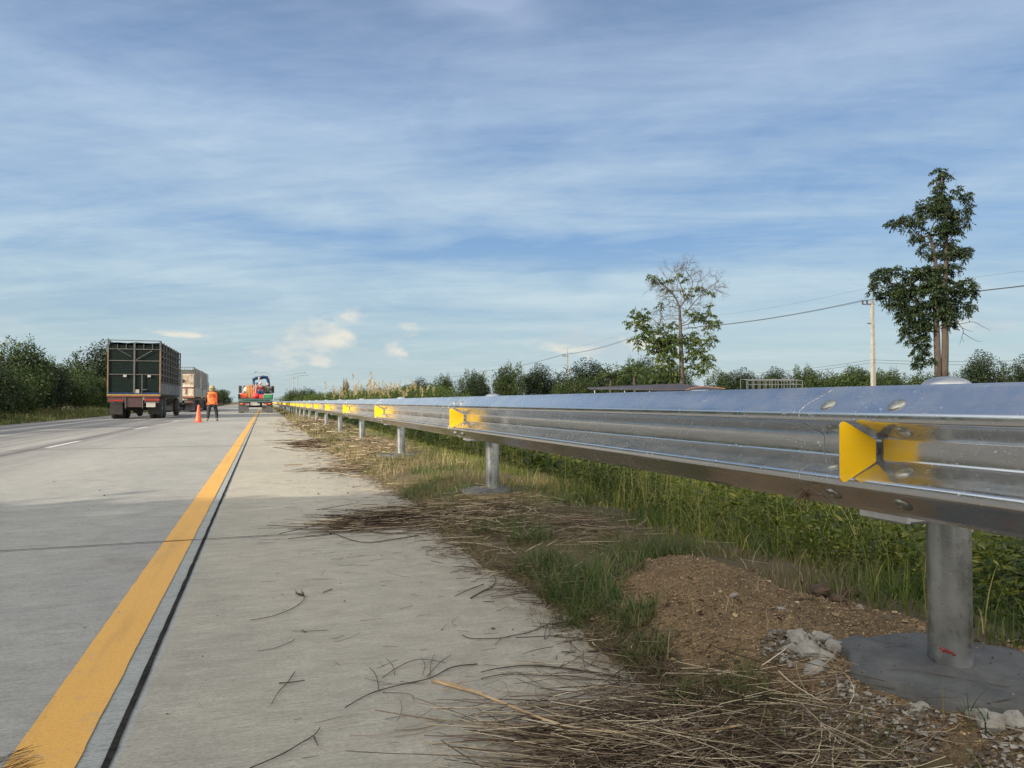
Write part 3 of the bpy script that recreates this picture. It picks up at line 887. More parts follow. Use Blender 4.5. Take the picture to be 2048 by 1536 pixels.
def stuff(name, parts, mat, label, cat):
    V, F, T = join(parts)
    return tag(link(name, quads_mesh(name, V, F, T), mat), label, cat, kind='stuff')
def straws(P, az, length, width, tint, rng=RNG, lift=0.01, bend=0.25, pitch=0.06, nseg=4):
    """three-sided stalks lying on the ground"""
    n = len(P); k = 3
    V = np.zeros((n, (nseg + 1) * k, 3))
    bd = rng.normal(0, bend, n); pt = rng.normal(0, pitch, n); up = np.abs(rng.normal(0, 1, n)) * lift
    for s in range(nseg + 1):
        t = s / nseg - 0.5
        a = az + bd * t
        cx = P[:, 0] + np.cos(a) * length * t; cy = P[:, 1] + np.sin(a) * length * t
        cz = P[:, 2] + up + pt * length * t + 0.12 * bd * length * (0.25 - t * t)
        cz = np.maximum(cz, hz(cx, cy) + 0.004)
        cz = np.maximum(cz, 0.004)
        w = width * 0.5 * (1 - 0.5 * abs(t + 0.2))
        for q in range(k):
            an = 2 * np.pi * q / k + 0.5
            V[:, s * k + q, 0] = cx - np.sin(a) * np.cos(an) * w
            V[:, s * k + q, 1] = cy + np.cos(a) * np.cos(an) * w
            V[:, s * k + q, 2] = cz + np.sin(an) * w
    base = (np.arange(n) * (nseg + 1) * k)[:, None, None]
    q = np.array([[s * k + i, s * k + (i + 1) % k, (s + 1) * k + (i + 1) % k, (s + 1) * k + i] for s in range(nseg) for i in range(k)])[None]
    return V.reshape(-1, 3), (base + q).reshape(-1, 4), np.repeat(tint, (nseg + 1) * k)
def pts_in(n, x0, x1, y0, y1, rng=RNG):
    X = x0 + (x1 - x0) * rng.random(n); Y = y0 + (y1 - y0) * rng.random(n)
    return X, Y
def gp(X, Y): return np.stack([X, Y, np.maximum(hz(X, Y), -9)], 1)
def footmask(X, Y):
    m = np.zeros(len(X), bool)
    for k, r in ((0, 0.28), (1, 0.19), (2, 0.24), (3, .2)):
        m |= ((X - POST_X + 0.02) ** 2 + (Y - POST_Y0 - 4 * k) ** 2) < r * r
    return m

# verge grass, near
parts = []
X, Y = pts_in(46000, 1.0, 2.5, 0.45, 7.5)
dens = np.clip(0.55 + 0.75 * fbm(X * 2.2, Y * 2.2, 3, 31), 0, 1) * np.clip((X - edge_x(Y)) * 8, 0, 1)
dens *= np.where(dugmask(X, Y) > 0.4, 0.03, 1)
dens *= np.clip(1.1 - 1.0 * np.exp(-(((X - 1.2) / .5) ** 2 + ((Y - 1.1) / .7) ** 2)), 0.25, 1)
keep = (RNG.random(len(X)) < dens) & ~footmask(X, Y)
X, Y = X[keep], Y[keep]
tn = np.clip(0.60 + 0.40 * fbm(X * 1.4, Y * 1.4, 2, 33) + RNG.normal(0, 0.17, len(X)) - np.clip(X - 1.75, 0, 1) * 0.45, 0, 1)
ln = (0.035 + 0.065 * RNG.random(len(X))) * (1 + 1.2 * np.clip(X - 1.8, 0, 1))
parts.append(blades(gp(X, Y), ln, 0.0016 + 0.0022 * RNG.random(len(X)), RNG.random(len(X)) * 1.2, tn, 3))
# greener tufts
for (px, py, n, r, lmax) in [(1085, 1130, 480, .13, .15), (1150, 1170, 700, .14, .17), (1190, 1200, 420, .10, .16), (1060, 1090, 380, .12, .12), (1230, 1160, 350, .12, .12), (1290, 1290, 150, .07, .1), (1350, 1370, 110, .05, .10),
                             (1120, 1215, 260, .07, .13), (1240, 1490, 200, .08, .12), (1290, 1420, 180, .08, .10), (1400, 1500, 160, .08, .10), (1180, 1440, 90, .06, .09), (1480, 1380, 120, .07, .09), (1330, 1130, 300, .12, .12), (1000, 1060, 400, .16, .11), (1260, 1240, 260, .08, .12), (1330, 1520, 120, .06, .11), (1960, 1510, 16, .03, .12), (870, 950, 700, .25, .14), (960, 940, 700, .3, .13), (830, 980, 500, .2, .12), (1040, 1000, 300, .2, .12), (1510, 1090, 350, .15, .16), (1450, 1060, 350, .2, .15)]:
    g = G(px, py, 0.06)
    a = RNG.random(n) * 2 * np.pi; rr = r * np.sqrt(RNG.random(n))
    X = g.x + np.cos(a) * rr; Y = g.y + np.sin(a) * rr * 1.3
    parts.append(blades(gp(X, Y), lmax * (0.4 + 0.6 * RNG.random(n)), 0.0020 + 0.0022 * RNG.random(n), 0.25 + 0.9 * RNG.random(n), np.clip(RNG.normal(0.30, 0.20, n), 0, 1), 4, curl=0.9))
# edge fringe leaning over the slab
Y = 0.5 + 9 * RNG.random(2600); X = edge_x(Y) + RNG.normal(0.02, 0.05, len(Y))
parts.append(blades(gp(X, Y), 0.04 + 0.08 * RNG.random(len(Y)), 0.0022, 0.9 + 0.6 * RNG.random(len(Y)), np.clip(RNG.normal(0.6, 0.2, len(Y)), 0, 1), 3, az=np.pi + RNG.normal(0, 1.0, len(Y))))
stuff('verge_grass', parts, M_GRASS, 'short mixed green and dry grass growing under the near guardrail', 'grass')
# verge grass, farther off
parts = []
for (y0, y1, n, lw, w) in [(7.5, 16, 36000, 0.12, 0.005), (16, 40, 36000, 0.15, 0.010), (40, 160, 26000, 0.2, 0.03)]:
    X, Y = pts_in(n, 0.95, 3.4 if y0 < 16 else 6.5, y0, y1)
    d = np.clip(0.75 + 0.6 * fbm(X * 1.1, Y * 1.1, 3, 35), 0, 1) * ((X - edge_x(Y)) > -0.06)
    keep = (RNG.random(len(X)) < d) & ~footmask(X, Y)
    X, Y = X[keep], Y[keep]
    tn = np.clip(0.64 + 0.25 * fbm(X * 0.8, Y * 0.8, 2, 36) + RNG.normal(0, 0.15, len(X)) - np.clip(X - 2.0, 0, 1) * 0.5, 0, 1)
    parts.append(blades(gp(X, Y), lw * (0.35 + 0.75 * RNG.random(len(X))) * (1 + np.clip(X - 2.2, 0, 2) * .7), w * (0.6 + 0.8 * RNG.random(len(X))), RNG.random(len(X)) * 1.3, tn, 2))
stuff('roadside_grass', parts, M_GRASS, 'dry brown verge grass along the foot of the far guardrail', 'grass')
# weeds behind the rail
parts = []
def weeds(n_st, x0, x1, y0, y1, h0, h1, llen, per):
    X, Y = pts_in(n_st, x0, x1, y0, y1)
    hh = (h0 + (h1 - h0) * RNG.random(n_st)) * (0.75 + 0.45 * vn(X * 1.3, Y * 1.3, 41))
    base = gp(X, Y)
    lean = RNG.normal(0, 0.22, (n_st, 2))
    t = RNG.random((n_st, per)) ** 0.7
    P = np.zeros((n_st, per, 3))
    P[..., 0] = base[:, None, 0] + lean[:, None, 0] * t * hh[:, None] + RNG.normal(0, 0.05, (n_st, per))
    P[..., 1] = base[:, None, 1] + lean[:, None, 1] * t * hh[:, None] + RNG.normal(0, 0.05, (n_st, per))
    P[..., 2] = base[:, None, 2] + t * hh[:, None]
    P = P.reshape(-1, 3); m = len(P)
    Dv = RNG.normal(0, 1, (m, 3)); Dv[:, 2] = Dv[:, 2] * 0.45 + 0.15
    tn = np.clip(np.repeat(0.36 + 0.28 * vn(X * 1.3, Y * 1.3, 43) + RNG.normal(0, .10, n_st), per) + 0.22 * (t.reshape(-1) - 0.5) + RNG.normal(0, 0.15, m), 0, 1)  # tint rises with height: sunlit tops and shaded undersides put into leaf colour
    return leaves(P, Dv, llen * (0.6 + 0.8 * RNG.random(m)), llen * 0.30, tn)
parts.append(weeds(1900, 2.45, 3.7, 0.9, 6.5, 0.06, 0.38, 0.034, 34))
parts.append(weeds(160, 2.4, 3.8, 0.9, 5.0, 0.20, 0.50, 0.060, 16))
parts.append(weeds(1900, 3.4, 7.0, 0.5, 12, 0.20, 0.85, 0.045, 34))
parts.append(weeds(1700, 2.5, 6.0, 6.5, 20, 0.20, 0.70, 0.085, 22))
parts.append(weeds(900, 3.0, 9.0, 20, 60, 0.4, 0.85, 0.22, 14))
stuff('green_weeds', parts, M_WEED, 'dense leafy green weeds on the slope behind the guardrail', 'weeds')
parts = []
X, Y = pts_in(68000, 1.95, 6.5, 0.7, 18)
X = 1.95 + (X - 1.95) ** 1.15 / 4.55 ** 0.15
kk = (vn(X * 1.4, Y * 1.4, 91) + 0.6 * vn(X * 4, Y * 4, 92)) > 0.0 + 0.25 * RNG.normal(size=len(X))
X, Y = X[kk], Y[kk]
parts.append(blades(gp(X, Y), (0.08 + 0.50 * RNG.random(len(X)) ** 2.0) * np.clip((X - 1.75) * 1.2, .35, 1.35), 0.0030 + 0.0030 * RNG.random(len(X)), RNG.random(len(X)) * 1.4, np.clip(0.62 + 0.25 * vn(X * 2, Y * 2, 93) - 0.25 * (X < 2.3) * 0 + RNG.normal(0, 0.24, len(X)), 0, 1), 4, curl=0.9))
M_TALL = leaf_mat('tall_grass', [(0.0, (0.018, 0.040, 0.008)), (0.30, (0.055, 0.085, 0.013)), (0.60, (0.135, 0.165, 0.028)), (0.82, (0.29, 0.27, 0.07)), (1.0, (0.40, 0.32, 0.17))], trans=0.4)
stuff('tall_grass', parts, M_TALL, 'thin bladed yellow green wild grass behind the guardrail', 'grass')

# straw and cut stalks
def straw_patch(cx, cy, rx, ry, n, az, saz, l0, l1, w, tc, ts=0.22, lift=0.015, rot=0.0):
    a = RNG.random(n) * 2 * np.pi; rr = np.abs(RNG.normal(0, 0.62, n)) * (1 + 0.5 * vn(np.cos(a) * 2 + cx * 9, np.sin(a) * 2 + cy * 9, 70))
    dx, dy = np.cos(a) * rr * rx, np.sin(a) * rr * ry
    X = cx + dx * math.cos(rot) - dy * math.sin(rot); Y = cy + dx * math.sin(rot) + dy * math.cos(rot)
    P = np.stack([X, Y, np.maximum(hz(X, Y), 0.0)], 1)
    return straws(P, az + RNG.normal(0, saz, n), l0 + (l1 - l0) * RNG.random(n) ** 1.5, w * (0.5 + 0.9 * RNG.random(n)), np.clip(RNG.normal(tc, ts, n), 0, 1), lift=lift)
parts = []
parts.append(straw_patch(0.88, 1.52, 0.36, 0.34, 1500, -0.25, 0.5, 0.06, 0.36, 0.0024, 0.50, ts=.28, lift=0.022))
parts.append(straw_patch(0.72, 1.62, 0.26, 0.18, 360, -0.45, 0.35, 0.10, 0.36, 0.0028, 0.68, lift=0.022))
parts.append(straw_patch(0.98, 1.45, 0.26, 0.36, 1300, -0.2, 1.0, 0.05, 0.22, 0.0020, 0.38, lift=0.02))
parts.append(straw_patch(1.12, 1.30, 0.22, 0.30, 260, -0.2, 0.8, 0.08, 0.30, 0.0026, 0.66, lift=0.03))
parts.append(straw_patch(1.08, 1.95, 0.12, 0.45, 420, 1.4, 0.8, 0.04, 0.20, 0.0022, 0.38, lift=0.012, rot=-.1))
parts.append(straw_patch(0.86, 5.0, 0.46, 0.36, 620, 0.05, 0.30, 0.12, 0.60, 0.0042, 0.42, ts=.34, lift=0.022))
parts.append(straw_patch(0.86, 5.1, 0.40, 0.40, 240, 0.4, 0.8, 0.08, 0.35, 0.0036, 0.5, ts=.34, lift=0.03))
parts.append(straw_patch(0.72, 4.95, 0.40, 0.42, 260, 0.02, 0.22, 0.2, 0.6, 0.0028, 0.45, lift=0.01))
parts.append(straw_patch(1.30, 4.6, 0.35, 0.9, 1000, 0.1, 1.1, 0.06, 0.28, 0.0036, 0.66, ts=.30, lift=0.035))
parts.append(straw_patch(1.6, 3.9, 0.5, 0.9, 900, 0.1, 1.2, 0.06, 0.22, 0.0026, 0.62, lift=0.03))
parts.append(straw_patch(1.20, 2.95, 0.14, 0.8, 500, 0.6, 0.9, 0.05, 0.20, 0.0024, 0.5, lift=0.02))
parts.append(straw_patch(1.05, 9.0, 0.40, 0.7, 300, 0.0, 0.6, 0.1, 0.5, 0.006, 0.58, ts=.3, lift=0.02))
parts.append(straw_patch(0.95, 14.5, 0.45, 1.3, 500, 0.0, 0.6, 0.1, 0.6, 0.010, 0.42, lift=0.02))
parts.append(straw_patch(1.6, 12.0, 0.7, 4.0, 3500, 0.0, 1.3, 0.06, 0.25, 0.007, 0.68, lift=0.04))
parts.append(straw_patch(1.8, 24.0, 0.9, 9.0, 3500, 0.0, 1.3, 0.1, 0.4, 0.014, 0.62, lift=0.05))
Y = 0.9 + 16 * RNG.random(2600) ** 1.3; X = edge_x(Y) + RNG.normal(-0.02, 0.07, len(Y))
parts.append(straws(np.stack([X, Y, np.maximum(hz(X, Y), 0)], 1), RNG.random(len(Y)) * 6.28, 0.03 + 0.16 * RNG.random(len(Y)) ** 2, 0.0018 + 0.0016 * RNG.random(len(Y)), np.clip(RNG.normal(0.45, 0.28, len(Y)), 0, 1), lift=0.008))
stuff('cut_straw', parts, M_STRAW, 'brown heaps of cut grass and straw spilling over the slab edge', 'straw')
# loose bits scattered on the slabs
X, Y = pts_in(620, -5.5, 1.1, 0.8, 12)
k = RNG.random(len(X)) < np.clip(0.25 + 0.5 * vn(X * .7, Y * .7, 51) + 0.25 * (X > 0), 0.08, 1)
X, Y = X[k], Y[k]
n = len(X)
sz = 0.004 + 0.014 * RNG.random(n) ** 2
P = np.stack([X, Y, 0.0075 + 0 * X], 1)
Dv = np.stack([RNG.normal(0, 1, n), RNG.normal(0, .6, n), RNG.normal(0, 0.08, n)], 1)
parts = [leaves(P, Dv, sz * 1.5, sz * 0.8, RNG.random(n) * 0.5)]
X, Y = pts_in(240, 0.0, 1.1, 0.8, 8)
P = np.stack([X, Y, 0.003 + 0 * X], 1)
parts.append(straws(P, RNG.normal(0.2, .7, 240), 0.02 + 0.10 * RNG.random(240) ** 2, 0.0014 + 0 * X, RNG.random(240) * 0.5, lift=0.003))
X, Y = pts_in(140, 0.35, 1.1, 0.9, 2.2)
parts.append(straws(np.stack([X, Y, 0.003 + 0 * X], 1), RNG.normal(-.3, .8, 140), 0.03 + 0.12 * RNG.random(140) ** 2, 0.0013 + 0 * X, 0.1 + RNG.random(140) * 0.6, lift=0.004))
stuff('plant_litter', parts, M_STRAW, 'dark leaf scraps and dry bits scattered on the concrete slabs', 'litter')

# soil grains on the mound and round the footing
def grains(X, Y, s, tint, lift=0.2):
    n = len(X)
    P = gp(X, Y); P[:, 2] += s * lift
    o6 = np.array([[1, 0, 0], [0, 1, 0], [-1, 0, 0], [0, -1, 0], [0, 0, .8], [0, 0, -.8]])
    V = P[:, None, :] + o6[None] * s[:, None, None] * (0.7 + 0.6 * RNG.random((n, 6, 1)))
    f = np.array([[0, 1, 4], [1, 2, 4], [2, 3, 4], [3, 0, 4]])
    V[:, 4, :2] += (RNG.random((n, 2)) - 0.5) * s[:, None] * 1.6
    V[:, :4, 2] += (RNG.random((n, 4)) - 0.3) * s[:, None] * 0.9
    return V.reshape(-1, 3), (np.arange(n)[:, None, None] * 6 + f[None]).reshape(-1, 3), np.repeat(tint, 6)
X, Y = pts_in(90000, 1.05, 2.3, 0.7, 3.4)
k = RNG.random(len(X)) < dugmask(X, Y) * 0.85
X, Y = X[k], Y[k]
s = 0.0016 + 0.0030 * RNG.random(len(X)) ** 2.5
M_GRAIN = leaf_mat('soil_grains', [(0.0, (0.028, 0.019, 0.012)), (0.35, (0.13, 0.088, 0.050)), (0.72, (0.31, 0.215, 0.118)), (0.97, (0.48, 0.37, 0.23)), (1.0, (0.5, 0.46, 0.40))], rough=0.9, trans=0.0, spec=0.2)
V, F, T = grains(X, Y, s, np.clip(RNG.beta(2, 2.2, len(X)), 0, 1))
X2, Y2 = pts_in(3500, 1.05, 2.2, 0.7, 3.4)
kk = RNG.random(len(X2)) < np.clip(dugmask(X2, Y2), 0.08, 1) * np.clip(0.5 + 0.9 * vn(X2 * 6, Y2 * 6, 66), 0.05, 1)
X2, Y2 = X2[kk], Y2[kk]
V2, F2, T2 = grains(X2, Y2, 0.0035 + 0.010 * RNG.random(len(X2)) ** 3, np.clip(RNG.beta(1.4, 2.2, len(X2)), 0, 1), 0.1)
aa = RNG.random(260) * 6.283; rr = 0.06 + 0.20 * RNG.random(260) ** 0.4
X3 = POST_X - 0.02 + np.cos(aa) * rr; Y3 = POST_Y0 + np.sin(aa) * rr
V3, F3, T3 = grains(X3, Y3, 0.0010 + 0.003 * RNG.random(260) ** 3, RNG.random(260) * 0.7, 0)
V3[:, 2] += 0.148 - np.repeat(hz(X3, Y3), 6)
V2 = np.concatenate([V2, V3]); F2 = np.concatenate([F2, F3 + len(V2) - len(V3)]); T2 = np.concatenate([T2, T3])
tag(link('loose_soil', quads_mesh('loose_soil', np.concatenate([V, V2]), np.concatenate([F, F2 + len(V)]), np.concatenate([T, T2])), M_GRAIN),
    'mound of loose yellow-brown soil dug out beside the near post', 'soil', kind='stuff')

# crumbled pale concrete trodden into the soil round the footing
X, Y = pts_in(42000, 1.05, 1.75, 1.0, 1.95)
q = np.minimum(((X - 1.27) / 0.16) ** 2 + ((Y - 1.36) / 0.17) ** 2, ((X - 1.36) / 0.09) ** 2 + ((Y - 1.74) / 0.10) ** 2) + 0.7 * fbm(X * 9, Y * 9, 3, 77)
q = np.minimum(q, ((X - 1.50) / 0.18) ** 2 + ((Y - 1.13) / 0.07) ** 2 + 0.8 * fbm(X * 9, Y * 9, 3, 78))
kk = (q < 0.9) & (RNG.random(len(X)) < 0.6) & ~footmask(X, Y)
X, Y = X[kk], Y[kk]
V, F, T = grains(X, Y, 0.0015 + 0.008 * RNG.random(len(X)) ** 4, RNG.random(len(X)), 0.3)
M_CRUMB = leaf_mat('pale_crumbs', [(0.0, (0.06, 0.046, 0.034)), (0.45, (0.15, 0.13, 0.105)), (1.0, (0.33, 0.315, 0.285))], rough=0.95, trans=0.0, spec=0.1)
tag(link('concrete_crumbs', quads_mesh('concrete_crumbs', V, F, T), M_CRUMB), 'pale crumbled concrete trodden into the soil beside the near footing', 'rubble', kind='stuff')

# lumps of broken concrete and dark clods
def lump(seed, sx, sy, sz, n=10, m=14, rough=0.28):
    vs = []; fs = []
    for i in range(1, n):
        th = math.pi * i / n
        for j in range(m):
            ph = 2 * math.pi * j / m
            x, y, z = math.sin(th) * math.cos(ph), math.sin(th) * math.sin(ph), math.cos(th)
            k = 1 + rough * float(fbm(x * 1.6 + z * 1.1 + 9, y * 1.6 - z * 0.9 + 9, 4, seed))
            k = round(k * 9) / 9 * 0.5 + k * 0.5
            vs.append((x * k * sx, y * k * sy, z * k * sz))
    vs.append((0, 0, sz)); vs.append((0, 0, -sz))
    T_, B_ = len(vs) - 2, len(vs) - 1
    for j in range(m):
        j2 = (j + 1) % m
        fs.append((T_, j, j2)); fs.append((B_, (n - 2) * m + j2, (n - 2) * m + j))
        for i in range(n - 2):
            fs.append((i * m + j, (i + 1) * m + j, (i + 1) * m + j2, i * m + j2))
    return vs, fs
def put_lump(px, py, s, mat, name, label, cat, group, seed, flat=0.6, z0=0.1):
    g = G(px, py, z0); z = float(hz(g.x, g.y)); g = G(px, py, z)
    s *= 1.3 if mat is M_RUB else 1.1
    vs, fs = lump(seed, s, s * (0.7 + 0.5 * random.random()), s * flat)
    o = MB().add(vs, fs).build(name, mat)
    o.location = (g.x, g.y, z + s * flat * 0.35)
    o.rotation_euler = (random.uniform(-.3, .3), random.uniform(-.3, .3), random.uniform(0, 6))
    return tag(o, label, cat, group)
RUB = [(1600, 1285, .030, 'largest pale rubble lump at the top of the cracked heap'), (1640, 1282, .026, 'pale rubble lump right of the largest at the heap top'), (1668, 1300, .022, 'rubble lump nearest the round footing'),
       (1585, 1305, .020, 'rubble lump on the left flank of the heap'), (1618, 1308, .026, 'cracked rubble lump in the middle of the heap'), (1650, 1318, .022, 'rubble lump low on the right of the heap'),
       (1605, 1335, .022, 'rubble lump on the lower left of the heap'), (1632, 1345, .024, 'rubble lump at the foot of the heap'), (1640, 1375, .020, 'rubble lump below the heap beside a dry stalk'),
       (1625, 1405, .026, 'pale lump left of the powdery concrete spill'), (1680, 1405, .034, 'broad pale lump in front of the footing'), (1720, 1400, .028, 'pale lump touching the front of the footing'),
       (1760, 1430, .030, 'pale lump below the footing front edge'), (1800, 1430, .026, 'rounded pale lump right below the footing'), (1690, 1440, .028, 'flat pale lump among straw ends'),
       (1650, 1445, .022, 'small pale lump beside straw ends'), (1845, 1428, .022, 'grey lump under the footing rim'), (1940, 1475, .020, 'upright pale pebble in bottom right soil'),
       (1985, 1455, .026, 'pale lump in the bottom right corner soil'), (2030, 1450, .022, 'pale lump at the right picture edge'), (1960, 1440, .022, 'grey lump right of the pebble'),
       (1465, 1308, .016, 'small pale lump at the straw edge'), (1430, 1318, .013, 'tiny pale lump left by the straw'), (1563, 1222, .012, 'lone pale stone on the soil mound'), (1720, 1215, .008, 'tiny white stone beside the dark hollow'),
       (1468, 1192, .011, 'small grey stone high on the soil mound'), (1090, 1052, .013, 'pale stone in the grass left of the mound'), (2010, 1385, .010, 'pebble lying on the footing right side'), (1775, 1470, .024, 'pale lump lowest in front of the footing'), (1890, 1450, .02, 'grey lump below the footing right part')]
for i, (px, py, s, lb) in enumerate(RUB):
    put_lump(px, py, s, M_RUB, 'concrete_lump' if s > .0135 else 'pebble', lb, 'rubble' if s > .0135 else 'stone', 'broken concrete lumps and stones near the post', 60 + i, 0.62, z0=0.13)
CLD = [(1640, 1190, .035, 'dark earth clod at the left of the hollow'), (1675, 1205, .030, 'dark earth clod in the middle of the hollow'), (1700, 1190, .026, 'dark earth clod right in the hollow by the grass'),
       (1400, 1305, .022, 'dark clod between straw and mound'), (1425, 1325, .026, 'larger dark clod at the mound foot'), (1375, 1310, .016, 'small dark clod left at the mound foot'),
       (1505, 1145, .016, 'dark clod on the mound crest right side'), (1130, 1040, .022, 'dark clod in grass left of the mound'), (1000, 1000, .03, 'dark clod beside the second post footing'), (1040, 965, .035, 'dark clod right of the second post')]
for i, (px, py, s, lb) in enumerate(CLD):
    put_lump(px, py, s, M_CLOD, 'earth_clod', lb, 'clod', 'dark clods of dug earth', 120 + i, 0.7, z0=0.12)

# single twigs and stems that stand out
def twig(name, label, segs, mat, cat, z=0.006, arch=0.0):
    b = MB()
    for pts, r0, r1 in segs:
        W = []
        for i, (px, py) in enumerate(pts):
            g = G(px, py, z)
            zz = max(z, float(hz(g.x, g.y)) + z)
            t = i / (len(pts) - 1)
            g = G(px, py, zz)
            W.append((g.x, g.y, zz + arch * math.sin(math.pi * t) ))
        # refine
        Q = []
        for i in range(len(W) - 1):
            p0 = Vector(W[max(i - 1, 0)]); p1 = Vector(W[i]); p2 = Vector(W[i + 1]); p3 = Vector(W[min(i + 2, len(W) - 1)])
            for s in range(4):
                t = s / 4
                Q.append(0.5 * ((2 * p1) + (p2 - p0) * t + (2 * p0 - 5 * p1 + 4 * p2 - p3) * t * t + (3 * p1 - p0 - 3 * p2 + p3) * t ** 3))
        Q.append(Vector(W[-1]))
        b.tube(Q, [(r0 + (r1 - r0) * i / (len(Q) - 1)) * (1 + 0.25 * ((i * 7) % 5 == 0)) for i in range(len(Q))], 6)
    return tag(b.build(name, mat, smooth=True), label, cat)
twig('dry_stem', 'thick pale yellow stem lying in the front straw heap', [([(865, 1362), (920, 1377), (960, 1388), (1040, 1420), (1130, 1452), (1240, 1465), (1330, 1466), (1420, 1460), (1485, 1450)], .0042, .0022)], M_STEM, 'stem', z=0.042)
twig('split_stem', 'short splintered tan stem end on the concrete', [([(868, 1360), (905, 1368), (935, 1378), (968, 1388)], .003, .004), ([(890, 1380), (925, 1362)], .0016, .001)], M_STEM, 'stem', z=0.010)
twig('twig', 'long black curved twig beside the front straw heap', [([(962, 1344), (1000, 1336), (1050, 1331), (1110, 1334), (1170, 1342), (1240, 1354)], .0012, .0034), ([(1150, 1342), (1090, 1348), (1070, 1335)], .001, .0008), ([(962, 1357), (1010, 1348), (1070, 1350), (1140, 1352), (1200, 1360)], .0012, .0014)], M_TWIG, 'twig')
twig('branched_twig', 'dead branched twig spread flat on the concrete at the bottom', [([(690, 1415), (738, 1388), (790, 1372), (860, 1356), (905, 1334), (955, 1328)], .0012, .0018), ([(758, 1382), (752, 1350), (738, 1334)], .0012, .0007), ([(855, 1352), (880, 1325), (902, 1310)], .0012, .0006), ([(765, 1355), (800, 1332), (840, 1318), (895, 1326)], .0012, .0006), ([(860, 1352), (862, 1325), (870, 1306)], .001, .0006), ([(765, 1385), (820, 1388), (828, 1402)], .0009, .0006), ([(790, 1350), (785, 1330), (772, 1316)], .0009, .0006), ([(845, 1350), (850, 1330), (842, 1312)], .0009, .0005)], M_TWIG, 'twig')
twig('seeded_twig', 'thin curved stalk with a dark seed head on the slab', [([(500, 1240), (545, 1232), (588, 1215), (608, 1198), (606, 1184)], .001, .0014), ([(606, 1190), (592, 1186)], .004, .003), ([(604, 1186), (603, 1178)], .002, .0008), ([(598, 1190), (590, 1180)], .002, .0008)], M_TWIG, 'twig')
twig('crossed_twig', 'two thin crossing twigs on the bare concrete', [([(543, 1408), (556, 1385), (574, 1366), (590, 1343)], .0009, .0014), ([(558, 1366), (585, 1364), (610, 1360)], .0018, .0012)], M_TWIG, 'twig')
twig('wiry_twig', 'wiry twig reaching from the verge across the slab edge', [([(925, 1270), (945, 1277), (1000, 1276), (1030, 1270), (1060, 1264), (1100, 1248), (1160, 1240)], .0014, .0018), ([(1003, 1276), (990, 1290)], .001, .0008)], M_TWIG, 'twig')
twig('hooked_twig', 'short dark hooked twig at the verge edge', [([(942, 1196), (962, 1184), (985, 1172), (992, 1160), (985, 1148)], .0030, .0014), ([(910, 1192), (940, 1178), (968, 1168)], .0012, .0022)], M_TWIG, 'twig')
twig('looped_stalk', 'thin dark looped stalk hanging over the slab edge', [([(1089, 1278), (1092, 1262), (1102, 1248), (1118, 1236)], .0012, .001), ([(1089, 1278), (1098, 1278), (1100, 1262), (1112, 1244)], .0012, .0008)], M_TWIG, 'stalk', arch=0.01)
twig('bottom_twig', 'straight dry stalk at the bottom centre of the concrete', [([(500, 1536), (560, 1510), (600, 1487), (628, 1470), (640, 1455)], .0014, .0012), ([(628, 1474), (636, 1490)], .002, .001)], M_TWIG, 'twig')
twig('faint_stalk', 'thin pale stalk lying farther up the slab', [([(585, 1262), (620, 1262), (655, 1260)], .0008, .001), ([(604, 1261), (612, 1264)], .002, .002)], M_TWIG, 'stalk')
twig('bent_stalk', 'thin bent stalk between the joint and the seeded twig', [([(515, 1302), (550, 1296), (580, 1284), (590, 1278)], .0007, .001)], M_TWIG, 'stalk')
twig('straight_twig', 'small straight twig right of the seeded stalk', [([(646, 1185), (664, 1178)], .0015, .0022)], M_TWIG, 'twig')
twig('dark_stalk', 'dark stalk lying across the cross joint by the straw', [([(575, 1058), (640, 1058), (720, 1084), (790, 1078), (838, 1070)], .0015, .003)], M_TWIG, 'stalk')
# straw on the yellow line at the bottom left
parts = []
for i in range(26):
    g = G(random.uniform(10, 60), random.uniform(1505, 1545), 0.004)
    parts.append(straws(np.array([[g.x, g.y, 0.008]]), np.array([0.75 + random.gauss(0, .35)]), np.array([random.uniform(.03, .11)]), np.array([.0014]), np.array([random.random() * .6]), lift=.004))
stuff('dry_tuft', parts, M_STRAW, 'small dry grass tuft lying on the yellow line at the bottom', 'straw')
# roots and grass caught on the lower beam edge
b = MB()
hp = Vector((RAIL_X - 0.072, POST_Y0 + 0.17, RAIL_Z + 0.028))
for i in range(26):
    d = Vector((random.gauss(-.2, .5), random.gauss(0.1, 1.0), random.gauss(-.1, .6))).normalized() * random.uniform(0.02, 0.07)
    b.tube([hp, hp + d * 0.5 + Vector((0, 0, .006)), hp + d + Vector((0, 0, -.012))], [.0012, .0008, .0004], 4)
tag(b.build('root_tuft', M('red_root', (0.10, 0.045, 0.025), (0.05, 0.03, 0.02), rough=.8)), 'small reddish root tuft caught under the near beam edge', 'roots')

# ---------------------------------------------------------------- trees
def blob_leaves(blobs, n, ll, lw, rng, droop=0.4, core=0.35, tint0=0.4, tstd=0.22):
    """blobs: list of (x, y, z, rx, ry, rz)"""
    B = np.array(blobs, dtype=float)
    vol = (B[:, 3] * B[:, 4] * B[:, 5]) ** 0.72
    cnt = rng.multinomial(n, vol / vol.sum())
    idx = np.repeat(np.arange(len(B)), cnt)
    m = len(idx)
    d = rng.normal(size=(m, 3)); d /= np.linalg.norm(d, axis=1)[:, None]
    r = core + (1.06 - core) * rng.random(m) ** 0.6
    P = B[idx, :3] + d * r[:, None] * B[idx, 3:6]
    Dv = d * 0.7 + rng.normal(0, 0.6, (m, 3)); Dv[:, 2] -= droop
    tb = rng.normal(0, 0.13, len(B))
    tn = np.clip(tint0 + tb[idx] + rng.normal(0, tstd, m), 0, 1)
    return leaves(P, Dv, ll * (0.6 + 0.8 * rng.random(m)), lw, tn, rng)
